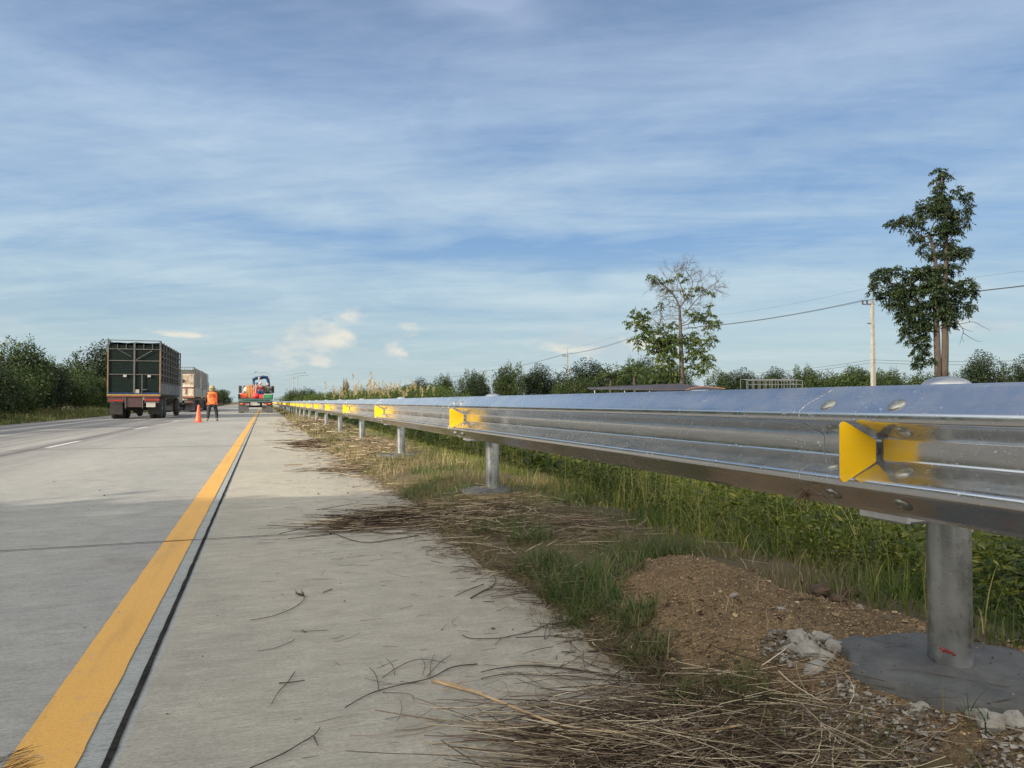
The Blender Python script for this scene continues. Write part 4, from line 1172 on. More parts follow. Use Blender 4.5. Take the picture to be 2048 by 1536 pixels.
def sub_blobs(cx, cy, cz, rx, ry, rz, k, rng, s=0.42):
    out = []
    for _ in range(k):
        d = rng.normal(size=3); d /= np.linalg.norm(d)
        q = 0.35 + 0.5 * rng.random()
        f = s * (0.65 + 0.7 * rng.random())
        out.append((cx + d[0] * rx * q, cy + d[1] * ry * q, cz + d[2] * rz * q, rx * f, ry * f, rz * f))
    return out
def tree_template(name, seed, H, Wd, trunk_h, n, ll, mat, k=16, droop=0.4, spires=0):
    rng = np.random.default_rng(seed); rd = random.Random(seed)
    root = empty(name)
    cz = trunk_h + (H - trunk_h) * 0.5
    bl = sub_blobs(0, 0, cz, Wd / 2, Wd / 2, (H - trunk_h) / 2, k, rng)
    for _ in range(26):
        d = rng.normal(size=3); d[2] = abs(d[2]) * 0.9 + 0.15; d /= np.linalg.norm(d)
        q = rng.uniform(0.86, 1.12); f = rng.uniform(0.05, 0.13)
        bl.append((d[0] * Wd / 2 * q, d[1] * Wd / 2 * q, cz + d[2] * (H - trunk_h) / 2 * q, Wd * f * .6, Wd * f * .6, H * f * rng.uniform(.8, 1.9)))
    V, F, T = blob_leaves(bl, n, ll, ll * 0.42, rng, droop)
    link('crown', quads_mesh('crown', V, F, T), mat, root)
    b = MB()
    b.tube([(0, 0, -0.3), (0.03 * H * rd.uniform(-1, 1), 0, H * 0.25), (0.02 * H, 0.02 * H, H * 0.55), (0, 0, H * 0.85)], [H * 0.026, H * 0.02, H * 0.013, H * 0.004], 7)
    for q in bl[:9] + bl[-26::4]:
        t = rd.uniform(0.2, 0.5)
        b.tube([(0, 0, H * t), ((q[0]) * .5, q[1] * .5, (H * t + q[2]) * .5), (q[0], q[1], q[2])], [H * 0.01, H * 0.007, H * 0.002], 5)
    b.build('trunk', M_BARK, root, smooth=True)
    return root
M_HEDGE = leaf_mat('hedge_leaves', [(0.0, (0.018, 0.036, 0.008)), (0.5, (0.055, 0.088, 0.018)), (0.9, (0.12, 0.145, 0.035)), (1.0, (0.19, 0.18, 0.06))], trans=0.3)
protos = {}
protos['round'] = tree_template('broadleaf_tree', 1, 5, 4.8, 0.5, 15000, 0.20, M_LEAFD, k=24)
protos['loose'] = tree_template('loose_tree', 2, 5, 4.2, 0.6, 11000, 0.20, M_LEAFM, k=18)
protos['wide'] = tree_template('spreading_tree', 3, 4, 6.0, 0.2, 14000, 0.20, M_LEAFM, k=26)
protos['thicket'] = tree_template('thicket_bush', 14, 3.8, 5.4, 0.0, 30000, 0.22, M_LEAFD, k=40, droop=0.2)
protos['bush'] = tree_template('bush', 4, 3.4, 5.0, 0.0, 24000, 0.14, M_LEAFM, k=26, droop=0.15)
protos['dbush'] = tree_template('dark_bush', 5, 3.8, 5.4, 0.0, 24000, 0.14, M_LEAFD, k=30, droop=0.2)
protos['lowbush'] = tree_template('hedge_bush', 6, 2.2, 4.8, 0.0, 12000, 0.13, M_HEDGE, k=26, droop=0.0)
# conifer
rng = np.random.default_rng(9); con = empty('conifer_tree')
bl = [(0, 0, 0.6 + i * 0.42, 1.1 * (1 - i / 11), 1.1 * (1 - i / 11), 0.10) for i in range(10)]
V, F, T = blob_leaves(bl, 1500, 0.2, 0.08, rng, 0.1)
link('crown', quads_mesh('crown', V, F, T), M_LEAFD, con); MB().tube([(0, 0, -.3), (0, 0, 5)], [.08, .02], 6).build('trunk', M_BARK, con)
protos['conifer'] = con
# palm
rng = np.random.default_rng(10); pal = empty('palm_tree')
parts = []
for i in range(22):
    a = i * 2.4; el = rng.uniform(-0.1, 1.1); L = rng.uniform(1.7, 2.3)
    t = np.repeat(np.linspace(0.08, 1, 26), 2)
    e = el - 1.5 * t ** 1.4
    hx = L * t * np.cos(el - .55 * t); 
    P = np.stack([np.cos(a) * hx, np.sin(a) * hx, 4.2 + L * np.sin(el) * t - 1.1 * t ** 2], 1)
    side = np.tile([1, -1], 26)
    Dv = np.stack([np.cos(a) * .6 - np.sin(a) * side, np.sin(a) * .6 + np.cos(a) * side, -0.55 + 0 * t], 1)
    parts.append(leaves(P, Dv, 0.55 * (1 - 0.5 * t), 0.05, np.clip(rng.normal(.5, .2, len(t)), 0, 1), rng))
V, F, T = join(parts)
link('fronds', quads_mesh('fronds', V, F, T), M_LEAFM, pal); MB().tube([(0, 0, -.3), (0.1, 0, 2), (0, 0, 4.2)], [.2, .14, .12], 8).build('trunk', M_BARK, pal)
protos['palm'] = pal
used = set()
def plant(kind, loc, scale, rz, label, cat, group, sz=1.0):
    src = protos[kind]
    o = src if kind not in used else copy_tree(src)
    used.add(kind)
    o.location = loc
    o.rotation_euler = (0, 0, rz)
    o.scale = (scale, scale, scale * sz)
    return tag(o, label, cat, group)

# left roadside thicket (visible part)
LEFT = [  # px of centre, X lateral, top pixel row, kind, label
    ('dbush', -12.6, 30.0, 1.02, 'dark bushy thicket nearest the left edge of the picture'),
    ('dbush', -12.8, 35.5, 1.05, 'second dark leafy bush from the left along the road'),
    ('bush', -12.9, 41.0, 1.02, 'lighter green bush right of the dark thicket'),
    ('bush', -13.2, 46.5, 1.05, 'light green bush left of the first cage truck'),
    ('dbush', -13.8, 52.0, 1.08, 'bush half hidden behind the first cage truck'),
    ('bush', -13.5, 58.0, 1.0, 'green bush seen through the gap beside the first truck'),
    ('bush', -13.0, 66.0, 1.0, 'bush behind the second livestock truck'),
    ('dbush', -13.0, 76.0, 1.0, 'dark bush beyond the second livestock truck'),
    ('bush', -13.0, 88.0, 1.1, 'bush far left of the road beyond the trucks'),
    ('bush', -12.5, 102.0, 1.1, 'bush right of the second truck behind the flagman'),
    ('bush', -11.0, 120.0, 1.1, 'small looking far bush behind the flagman'),
    ('dbush', -10.0, 140.0, 1.1, 'far bush between the flagman and the crane truck'),
    ('bush', -9.0, 170.0, 1.2, 'farthest bush left of the crane truck')]
for i, (kd, x, y, s, lb) in enumerate(LEFT):
    plant(kd, (x, y, -0.1), s, i * 1.3, lb, 'bush', 'bushes along the left side of the road', [.90, .86, .74, .72, .80, .8, .8, .8, .8, .8, .8, .8, .8][i])
for i, (px, zc, ytop, kd, lb) in enumerate([(30, 44, 694, 'loose', 'feathery tree top rising over the dark thicket'), (195, 75, 700, 'round', 'dark round tree behind the bushes left of the truck'), (120, 62, 726, 'wide', 'spreading tree behind the light bushes'), (80, 55, 728, 'loose', 'loose tree between thicket and spreading tree')]):
    p = D(px, 804, zc); H = (804 - ytop) / FPX * zc + CAMZ + .1
    base = {'loose': 5, 'round': 5, 'wide': 4}[kd]
    plant(kd, (p.x, p.y, -0.1), H / base, i * 2.1, lb, 'tree', 'trees behind the left thicket')
# the same thicket goes on beside and behind the camera and shades the near slabs
NEARL = [(-13.6, -1.9, 1.58), (-14.2, -6.0, 1.66), (-13.6, -10.0, 1.66), (-14.5, -14.5, 1.7), (-14, -19.0, 1.7), (-17, -3.9, 1.66), (-16.8, -8.8, 1.8), (-17, -13.5, 1.8), (-16.5, -18.5, 1.8), (-15, -24, 1.8), (-15.2, -4.0, 1.7)]
for i, (x, y, s) in enumerate(NEARL):
    plant('thicket', (x, y, -0.3), s, i * 1.7, 'tall dark roadside thicket left of and behind the camera', 'bush', 'tall thicket shading the near road')
for i, (x, y, s) in enumerate([(-12.4, 9.5, .62), (-12.8, 13.5, .72), (-12.6, 17.5, .70), (-12.8, 21.5, .80), (-12.5, 25.5, .92)]):
    plant('bush', (x, y, -0.1), s, i * 1.9 + .4, 'low green roadside bush left of the picture', 'bush', 'low bushes beside the left shoulder')
# left verge grass
parts = []
X, Y = pts_in(26000, -12.5, -8.9, 14, 90)
k = RNG.random(len(X)) < np.clip((-8.85 - X) * 1.2 + .1, 0, 1)
X, Y = X[k], Y[k]
P = gp(X, Y)
parts.append(blades(P, 0.12 + 0.28 * RNG.random(len(X)) * np.clip((-8.6 - X) * .5, .4, 1.8), 0.02 + .02 * RNG.random(len(X)), RNG.random(len(X)) * 1.0, np.clip(RNG.normal(0.42, 0.18, len(X)), 0, 1), 2))
stuff('left_verge_grass', parts, M_GRASS, 'strip of grass between the left shoulder and the bushes', 'grass')

# vegetation right of the road, far
HED = [(575, 170), (600, 150), (625, 125), (655, 105), (690, 90), (730, 80), (775, 72), (820, 66), (870, 62), (930, 60), (1000, 60), (1070, 62), (1140, 62), (1210, 64), (640, 140), (705, 110), (750, 95), (1290, 70), (1370, 72), (1450, 80), (1530, 82), (1610, 84), (1690, 84), (1770, 84), (1850, 82), (1930, 82), (2010, 80)]
for i, (px, zc) in enumerate(HED):
    p = D(px, 804, zc)
    ht = {True: 1.15, False: 0.78}[px < 900]
    frac = 'leftmost hedge bush where the guardrail vanishes' if i == 0 else 'hedge bush seen above the rail %s' % (
        'below the reed plumes' if 650 < px < 860 else 'under the far power poles' if 860 <= px < 1000 else 'in front of the middle tree group' if 1000 <= px < 1260 else 'left beside the far lamp posts' if px <= 650 else 'below the bare-topped tree' if px < 1460 else 'behind the greenhouse frame' if px < 1640 else 'around the tall twin-trunk tree')
    plant('lowbush', (p.x, p.y, -0.5), ht, i * 1.1, 'low green %s' % frac if i else frac, 'bush', 'hedge bushes beyond the guardrail')
TRE = [  # px, top row, depth, kind, label
    (690, 764, 95, 'loose', 'small slender tree left of the reed plumes'), (600, 777, 150, 'wide', 'low spreading tree near the lamp posts'),
    (808, 772, 90, 'wide', 'yellowish low tree right of the reed plumes'), (845, 764, 85, 'round', 'round tree beneath the small far poles'), (885, 756, 82, 'loose', 'green tree left of the dark domed tree'),
    (945, 748, 90, 'loose', 'ragged dark tree left of the far power pole'), (945, 764, 80, 'round', 'dark domed tree beside the far power pole'),
    (1025, 736, 82, 'loose', 'bushy tree left in the middle group'), (1088, 740, 84, 'round', 'rounder tree right in the middle group'), (1175, 731, 86, 'round', 'dome shaped dark tree right of the middle power pole'),
    (1150, 756, 75, 'wide', 'low wide tree with pale blossom under the power pole'), (1255, 722, 84, 'wide', 'big spreading tree behind the palms'), (1300, 726, 90, 'round', 'dark tree left of the concrete stub pole'),
    (1345, 735, 95, 'loose', 'light tree behind the bare-topped tree trunk'), (1440, 746, 95, 'loose', 'small tree just right of the bare-topped tree'), (1478, 747, 92, 'round', 'round tree left of the greenhouse frame'),
    (1510, 750, 98, 'wide', 'low tree behind the greenhouse left part'), (1558, 745, 100, 'round', 'round tree over the greenhouse middle'), (1605, 740, 98, 'loose', 'taller tree at the greenhouse right end'), (1640, 748, 100, 'wide', 'low tree right of the greenhouse'),
    (1692, 738, 94, 'wide', 'yellow green tree left of the near power pole'), (1722, 744, 96, 'round', 'tree touching the near power pole on its left'), (1765, 746, 98, 'loose', 'tree right of the near power pole'),
    (1793, 730, 92, 'conifer', 'small conifer right of the near power pole'), (1820, 747, 92, 'wide', 'low rounded tree left of the twin-trunk tree'), (1900, 752, 95, 'loose', 'thin tree behind the twin trunks'),
    (1973, 717, 62, 'round', 'large round tree right of the twin-trunk tree'), (2052, 726, 64, 'round', 'round tree cut by the right picture edge'), (2140, 728, 66, 'loose', 'tree just outside the right picture edge')]
for i, (px, yt, zc, kd, lb) in enumerate(TRE):
    p = D(px, 804, zc); gz = -0.5
    H = (804 - yt) / FPX * zc + CAMZ - gz
    base = {'loose': 5.1, 'round': 5.1, 'wide': 4.1, 'conifer': 5}[kd]
    s = H / base
    o = plant(kd, (p.x, p.y, gz), s, i * 1.37, lb, 'tree', 'trees on the skyline beyond the guardrail')
    o.scale = (s * random.uniform(.78, 1.3), s * random.uniform(.8, 1.2), s)
    if px == 690: o.scale = (s * .35, s * .35, s)
    if px == 1973 or px == 2052: o.scale = (s * .8, s * .8, s)
for i, (px, yt, zc, lb) in enumerate([(1268, 738, 76, 'palm tree in front of the big spreading tree'), (1222, 746, 78, 'smaller palm tree left of the other palm')]):
    p = D(px, 804, zc); H = (804 - yt) / FPX * zc + 1.3
    plant('palm', (p.x, p.y, -0.5), H / 4.6, i * 2, lb, 'palm', 'palms on the skyline')
# reeds with plumes
parts = []
for i in range(210):
    px = random.choice([random.uniform(650, 870), random.gauss(745, 35)])
    zc = random.uniform(52, 75)
    p = D(px, 804, zc)
    h = random.uniform(1.5, 2.4) + (0.6 if 690 < px < 780 and random.random() < .4 else 0)
    ln = random.gauss(0, .12)
    P = np.array([[p.x, p.y, -0.5]])
    parts.append(blades(np.repeat(P, 3, 0), np.array([h, h * .8, h * .7]), np.array([.03] * 3), np.abs(RNG.normal(0, .25, 3)), np.array([.4, .5, .6]), 4))
    if i % 2 == 0:
        m = 30
        t = RNG.random(m)
        Q = np.stack([p.x + ln * t + RNG.normal(0, .03, m), p.y + RNG.normal(0, .03, m), -0.5 + h + t * 0.55], 1)
        parts.append(leaves(Q, np.stack([RNG.normal(.2, .4, m), RNG.normal(0, .4, m), 0.8 + 0 * t], 1), 0.16, 0.035, 0.75 + 0.25 * RNG.random(m)))
stuff('plumed_reeds', parts, M_GRASS, 'tall reeds with pale plumes above the far guardrail', 'reeds')

# the two big trees, crown by crown
def branch(b, pts, r0, r1, n=7):
    W = [Vector(p) for p in pts]; Q = []
    for i in range(len(W) - 1):
        p0 = W[max(i - 1, 0)]; p1 = W[i]; p2 = W[i + 1]; p3 = W[min(i + 2, len(W) - 1)]
        for s in range(3):
            t = s / 3
            Q.append(0.5 * ((2 * p1) + (p2 - p0) * t + (2 * p0 - 5 * p1 + 4 * p2 - p3) * t * t + (3 * p1 - p0 - 3 * p2 + p3) * t ** 3))
    Q.append(W[-1])
    b.tube(Q, [r0 + (r1 - r0) * i / (len(Q) - 1) for i in range(len(Q))], n)
    return Q
def sprays(blobs, per_area, ll, lw, rng, arms=5, tint0=0.35):
    """drooping compound leaves: each spray is a fan of leaflets on a short arched rib"""
    Ps, Ds, Ts = [], [], []
    for (x, y, z, r, ry) in blobs:
        n = max(4, int(per_area * r * ry))
        for _ in range(n):
            d = rng.normal(size=3); d /= np.linalg.norm(d)
            q = 0.45 + 0.6 * rng.random() ** 0.7
            c = np.array([x, y, z]) + d * np.array([r, r, ry]) * q
            dirs = d * np.array([1, 1, .4]) + rng.normal(0, .35, 3)
            dirs /= np.linalg.norm(dirs)
            tb = rng.normal(tint0, .16)
            for a in range(arms):
                an = rng.uniform(0, 6.28)
                rib = dirs + np.array([math.cos(an), math.sin(an), 0.1]) * 0.9
                rib /= np.linalg.norm(rib)
                L = ll * rng.uniform(1.2, 2.0)
                for s in range(5):
                    t = (s + 1) / 5
                    pp = c + rib * L * t - np.array([0, 0, 1]) * L * 0.55 * t * t
                    dd = rib * 0.6 + rng.normal(0, .45, 3); dd[2] -= 0.75
                    Ps.append(pp); Ds.append(dd); Ts.append(min(1, max(0, tb + rng.normal(0, .13))))
    P, Dv, T = np.array(Ps), np.array(Ds), np.array(Ts)
    return leaves(P, Dv, ll * (0.7 + 0.6 * rng.random(len(P))), lw, T, rng)

def big_tree(name, label, zc, basepx, blobs, trunks, limbs, twigs, mat, ll, lw, per, seed, tint0=0.35, barkmat=None, extra=None):
    rng = np.random.default_rng(seed); rd = random.Random(seed)
    k = zc / FPX
    base = D(basepx, 804, zc); base.z = -0.45
    root = empty(name, base, label=label, cat='tree')
    def L(px, py, dep=0.0):
        p = D(px, py, zc) + fwd * dep
        return p - base
    def depth(r): return rd.uniform(-1, 1) * r * k
    BL = []
    for (px, py, r, ry, dd) in blobs:
        c = L(px, py, dd * k)
        BL.append((c.x, c.y, c.z, r * k, ry * k))
    parts = [sprays(BL, per, ll, lw, rng, tint0=tint0)]
    V, F, T = join(parts)
    link('crown', quads_mesh('crown', V, F, T), mat, root)
    b = MB()
    for pts, r0, r1 in trunks:
        branch(b, [L(px, py, d * k) for px, py, d in pts], r0 * k, r1 * k, 12)
    b.build('trunk', barkmat or M_BARK, root, smooth=True)
    b = MB()
    for pts, r0, r1 in limbs:
        branch(b, [L(px, py, d * k) for px, py, d in pts], r0 * k, r1 * k, 6)
    # recursive fine twigs
    def grow(p, d, ln, r, lev):
        q = p + d * ln * 0.5 + Vector([rd.gauss(0, .08) * ln for _ in range(3)])
        e = p + d * ln
        b.tube([p, q, e], [r, r * .75, r * .5], 4, caps=False)
        if lev > 0:
            for _ in range(rd.choice((2, 3, 3))):
                nd = (d + Vector((rd.gauss(0, .55), rd.gauss(0, .55), rd.gauss(0.05, .5)))).normalized()
                grow(p.lerp(e, rd.uniform(.45, 1)), nd, ln * rd.uniform(.55, .85), r * .55, lev - 1)
    for (px, py, dx, dy, ln, r, lev) in twigs:
        p = L(px, py, rd.uniform(-12, 12) * k)
        d = (rgt * dx + Vector((0, 0, 1)) * dy + fwd * rd.uniform(-.5, .5)).normalized()
        grow(p, d, ln * k, r * k, lev)
    b.build('limb', barkmat or M_BARK, root, smooth=True)
    return root
def cv(cx, cy): return 1680 + cx / 3.2, 320 + cy / 3.2
RB = [(640, 75, 42, 28, 0), (690, 90, 40, 22, 5), (610, 155, 30, 25, 0), (740, 190, 30, 24, -5), (660, 170, 30, 40, 6), (610, 240, 50, 45, 0), (680, 240, 60, 40, 8), (790, 230, 38, 35, -5), (820, 295, 24, 22, 0), (515, 275, 24, 22, 0), (545, 320, 45, 50, 5),
      (610, 330, 60, 55, -8), (690, 330, 60, 55, 8), (770, 350, 60, 40, 0), (830, 405, 26, 18, 0), (720, 420, 60, 55, 5), (640, 440, 55, 50, -6), (420, 375, 55, 28, 0), (350, 395, 40, 25, 4), (315, 408, 28, 18, 0), (480, 390, 50, 32, -4), (430, 435, 25, 25, 0), (490, 500, 30, 38, 0), (530, 460, 30, 30, 0),
      (540, 570, 30, 38, 0), (620, 500, 35, 45, 0), (720, 540, 55, 40, 5), (780, 580, 45, 45, -5), (810, 615, 25, 25, 0), (690, 600, 60, 45, 0), (610, 620, 32, 28, 0), (720, 690, 60, 45, 5), (755, 460, 30, 20, 0),
      (350, 705, 55, 35, 0), (270, 730, 62, 45, 5), (240, 790, 45, 45, -5), (215, 850, 30, 18, 0), (300, 870, 50, 40, 0), (370, 830, 60, 55, 5), (450, 730, 55, 45, -5), (440, 820, 75, 75, 12), (540, 720, 65, 50, 0), (620, 700, 65, 50, 8), (560, 830, 95, 85, -15), (680, 790, 85, 75, 14), (780, 810, 70, 55, -8), (840, 850, 45, 35, 4), (700, 900, 95, 75, 10), (600, 930, 90, 70, -12), (480, 930, 80, 75, 5),
      (420, 990, 60, 55, 0), (540, 1020, 75, 55, 8), (850, 925, 32, 32, 0), (790, 955, 42, 35, 0), (720, 985, 50, 45, 5), (640, 1000, 60, 35, -20), (450, 1070, 60, 55, 0), (540, 1090, 50, 50, 0), (430, 1130, 35, 40, 0), (520, 1160, 50, 55, 0), (520, 1230, 48, 50, 5), (510, 1300, 38, 36, 0), (570, 1280, 28, 26, 0), (700, 1060, 30, 40, 0), (320, 920, 30, 30, 0), (380, 900, 50, 50, 0)]
blobs = [(*cv(a, b_), r / 3.2 * .76, ry / 3.2 * .76, d * 1.2) for a, b_, r, ry, d in RB]
trunks = [([(*cv(628, 1400), 0), (*cv(622, 1100), 2), (*cv(618, 1000), 3), (*cv(620, 850), 4), (*cv(610, 650), 0), (*cv(585, 520), 0), (*cv(560, 480), 0)], 6.6, 2.2),
          ([(*cv(668, 1400), 0), (*cv(668, 1150), -3), (*cv(665, 1000), -2), (*cv(672, 800), 0), (*cv(680, 600), 0), (*cv(680, 400), 0), (*cv(655, 200), 0), (*cv(650, 110), 0)], 7.2, 1.2)]
limbs = [([(*cv(560, 490), 0), (*cv(500, 480), 0), (*cv(440, 420), 0), (*cv(390, 400), 0)], 1.8, .6), ([(*cv(575, 500), 0), (*cv(590, 430), 0), (*cv(620, 380), 0)], 1.8, .8), ([(*cv(680, 470), 0), (*cv(730, 400), 0), (*cv(755, 330), 0)], 1.4, .5),
         ([(*cv(680, 560), 0), (*cv(640, 550), 0), (*cv(610, 545), 0)], 1.3, .6), ([(*cv(560, 700), 4), (*cv(450, 800), 4), (*cv(300, 780), 3), (*cv(240, 760), 0)], 2.5, .6), ([(*cv(650, 130), 0), (*cv(690, 140), 0), (*cv(710, 110), 0), (*cv(735, 75), 0)], .8, .3),
         ([(*cv(690, 520), 0), (*cv(770, 440), 0), (*cv(830, 380), 0), (*cv(840, 280), 0), (*cv(862, 250), 0)], 1.0, .25), ([(*cv(690, 480), 0), (*cv(800, 360), 0), (*cv(825, 380), 0)], .8, .3),
         ([(*cv(735, 1030), 0), (*cv(765, 1050), 0), (*cv(850, 1035), 0), (*cv(910, 1065), 0), (*cv(965, 1090), 0)], .8, .25), ([(*cv(760, 1050), 0), (*cv(790, 1090), 0), (*cv(780, 1130), 0), (*cv(765, 1185), 0)], .7, .25),
         ([(*cv(785, 1105), 0), (*cv(840, 1140), 0), (*cv(885, 1160), 0), (*cv(915, 1158), 0)], .6, .25), ([(*cv(785, 1075), 0), (*cv(830, 1095), 0), (*cv(858, 1100), 0)], .5, .2), ([(*cv(780, 1130), 0), (*cv(795, 1170), 0)], .4, .2),
         ([(*cv(600, 1050), 0), (*cv(540, 1150), 0), (*cv(530, 1290), 0)], 1.2, .5), ([(*cv(620, 1370), 0), (*cv(570, 1355), 0), (*cv(540, 1380), 0)], .5, .3)]
big_tree('tall_tree', 'tall dark twin-trunked tree rising over the near guardrail post', 34, 1882, blobs, trunks, limbs, [], M_LEAFD, 0.12, 0.05, 460, 21, tint0=0.45)
def cm(cx, cy): return 1200 + cx / 5.12, 500 + cy / 5.12
MBL = [(540, 270, 45, 35), (600, 320, 30, 30), (620, 560, 22, 22), (360, 640, 55, 40), (300, 690, 40, 28), (430, 650, 50, 40), (340, 760, 55, 45), (450, 720, 60, 50), (520, 790, 60, 45), (400, 830, 70, 45), (340, 910, 40, 35), (380, 970, 25, 20), (470, 890, 70, 55), (560, 870, 75, 55), (650, 900, 75, 60), (600, 960, 80, 60), (520, 1000, 45, 35), (720, 940, 90, 85), (800, 900, 70, 60),
       (540, 1060, 40, 30), (620, 1050, 60, 60), (700, 1040, 70, 60), (760, 1100, 60, 50), (640, 1160, 60, 60), (700, 1220, 60, 60), (740, 1300, 50, 50), (600, 1290, 60, 40), (880, 890, 50, 40), (920, 960, 60, 50), (980, 990, 50, 45), (1040, 940, 40, 40), (980, 870, 50, 35), (1110, 680, 58, 50), (1060, 640, 40, 30), (1140, 760, 45, 40), (1110, 800, 35, 25), (1215, 745, 18, 14), (1170, 925, 20, 18), (1110, 950, 25, 20), (1130, 880, 25, 20),
       (900, 1080, 60, 45), (1000, 1060, 70, 45), (1080, 1080, 60, 50), (1120, 1140, 45, 50), (1050, 1180, 65, 50), (960, 1180, 40, 25), (890, 1190, 30, 20), (1000, 1240, 55, 35), (870, 430, 32, 32), (1050, 380, 35, 25), (990, 400, 45, 20), (720, 300, 22, 18), (800, 250, 20, 14), (900, 300, 22, 16), (1120, 450, 24, 18), (680, 400, 22, 16), (930, 480, 22, 16), (970, 660, 60, 30), (890, 640, 40, 20), (950, 700, 40, 22), (740, 800, 40, 35), (770, 745, 25, 18), (1130, 570, 18, 10), (660, 780, 25, 20), (740, 950, 60, 60)]
blobs = [(*cm(a, b_), r / 5.12 * 1.0, ry / 5.12 * 1.0, random.uniform(-12, 12)) for a, b_, r, ry in MBL]
trunks = [([(*cm(838, 1400), 0), (*cm(835, 1150), 0), (*cm(825, 900), 0), (*cm(822, 750), 0), (*cm(815, 600), 0)], 5.2, 2.4)]
limbs = [([(*cm(815, 600), 0), (*cm(780, 500), 0), (*cm(720, 420), 2), (*cm(640, 345), 3), (*cm(590, 300), 0)], 2.0, .6), ([(*cm(818, 590), 0), (*cm(865, 520), 0), (*cm(910, 440), 0), (*cm(950, 330), 0), (*cm(880, 210), 0)], 1.8, .5),
         ([(*cm(870, 520), 0), (*cm(845, 430), -3), (*cm(810, 330), -3), (*cm(790, 260), 0)], 1.4, .5), ([(*cm(850, 680), 0), (*cm(920, 590), 0), (*cm(1000, 500), 3), (*cm(1080, 430), 3), (*cm(1150, 370), 0)], 1.6, .4),
         ([(*cm(830, 780), 0), (*cm(900, 760), 0), (*cm(1000, 735), 0), (*cm(1100, 720), 0)], 1.3, .5), ([(*cm(830, 760), 0), (*cm(890, 730), 0), (*cm(920, 690), 0)], 1.1, .4), ([(*cm(700, 860), 0), (*cm(640, 810), 0), (*cm(590, 750), 0), (*cm(500, 680), 0)], 1.3, .5), ([(*cm(820, 920), 0), (*cm(760, 890), 0), (*cm(700, 860), 0)], 1.6, 1.2),
         ([(*cm(610, 760), 0), (*cm(625, 700), 0), (*cm(620, 630), 0), (*cm(640, 570), 0)], 1.0, .4), ([(*cm(820, 610), 0), (*cm(740, 580), 0), (*cm(650, 590), 0)], .8, .3), ([(*cm(820, 780), 0), (*cm(760, 750), 0), (*cm(690, 765), 0)], .7, .3),
         ([(*cm(850, 820), 0), (*cm(920, 800), 0), (*cm(1000, 810), 0), (*cm(1020, 860), 0)], .8, .3), ([(*cm(845, 1060), 0), (*cm(920, 1050), 0), (*cm(1000, 1080), 0)], .9, .4), ([(*cm(845, 1150), 0), (*cm(930, 1170), 0), (*cm(1010, 1220), 0)], .8, .4)]
twigs = []
rdt = random.Random(3)
for (cx, cy, dx, dy) in [(640, 345, -1, .6), (600, 310, -1, .3), (720, 420, -.3, 1), (720, 420, -1, -.3), (700, 400, -.8, .1), (760, 470, -1, 0), (790, 260, -.2, 1), (790, 260, .3, 1), (810, 330, -.7, .8), (845, 430, -.5, .9), (880, 210, .3, 1), (880, 210, -.4, .8), (950, 330, .6, .8), (930, 280, .8, .5),
                         (950, 330, 0, 1), (910, 440, .9, .4), (1000, 500, .2, 1), (1080, 430, .3, 1), (1080, 430, 1, .1), (1150, 370, .5, .8), (1150, 370, 1, -.4), (1100, 430, 1, -.6), (960, 540, .8, -.3), (780, 500, -1, .2), (750, 450, -1, -.6), (650, 350, -.6, -1), (620, 330, -1, -.8), (620, 630, .4, -.8),
                         (650, 590, -.3, -1), (700, 585, 0, -1), (690, 765, -.8, .3), (1000, 735, .2, .8), (1080, 720, 1, -.5), (1020, 860, .6, -.8), (1000, 810, .9, 0), (860, 520, .1, 1), (830, 700, -.6, .5), (825, 650, -.9, .3), (900, 600, .8, -.2)]:
    for _q in range(3): twigs.append((*cm(cx + rdt.gauss(0, 38), cy + rdt.gauss(0, 34)), dx + rdt.gauss(0, .45), dy + rdt.gauss(0, .4), rdt.uniform(12, 17), 0.52, 4))
big_tree('bare_topped_tree', 'tall tree with leafless grey top and sparse lower leaves', 47, 1363, blobs, trunks, limbs, twigs, M_LEAFY, 0.15, 0.065, 130, 22, tint0=0.20, barkmat=M('grey_bark', (0.085, 0.072, 0.060), (0.05, 0.042, 0.035), rough=0.9, scale=8))

# ---------------------------------------------------------------- power line
M_POLE = M('pole_concrete', (0.27, 0.26, 0.235), (0.19, 0.18, 0.16), rough=0.8, scale=5)
M_INS = M('dark_insulator', (0.05, 0.035, 0.03), (0.03, 0.025, 0.02), rough=0.3)
M_STEELG = M('grey_steel', (0.22, 0.23, 0.24), (0.15, 0.16, 0.165), rough=0.5, metal=0.6)
M_WIRE = M('black_cable', (0.03, 0.03, 0.03), (0.04, 0.04, 0.04), rough=0.5)
TOPH = 9.3
POL = [(1747, 588, 'concrete power pole nearest the tall tree'), (1318, 660, 'concrete power pole whose top is hidden by the bare-topped tree'), (1135, 703, 'power pole above the middle tree group'), (972, 738, 'small far power pole beside the dark domed tree'),
       (893, 750, 'second farthest power pole over the trees'), (845, 757, 'farthest power pole above the round tree')]
poles = []
for i, (px, yt, lb) in enumerate(POL):
    zc = 9.45 * FPX / (804 - yt)
    if i == 1: zc = 92
    p = D(px, 804, zc)
    poles.append(Vector((p.x, p.y, -0.5)))
step = poles[0] - poles[1]
poles.insert(0, poles[0] + step * 1.0)
ang = math.atan2(step.y, step.x)
POL.insert(0, (9999, 0, 'power pole outside the right picture edge'))
arm = Vector((-math.cos(YAW), math.sin(YAW), 0))
tilts = [0, 0.0, 0, 0.03, 0, 0, 0]
anchors = []
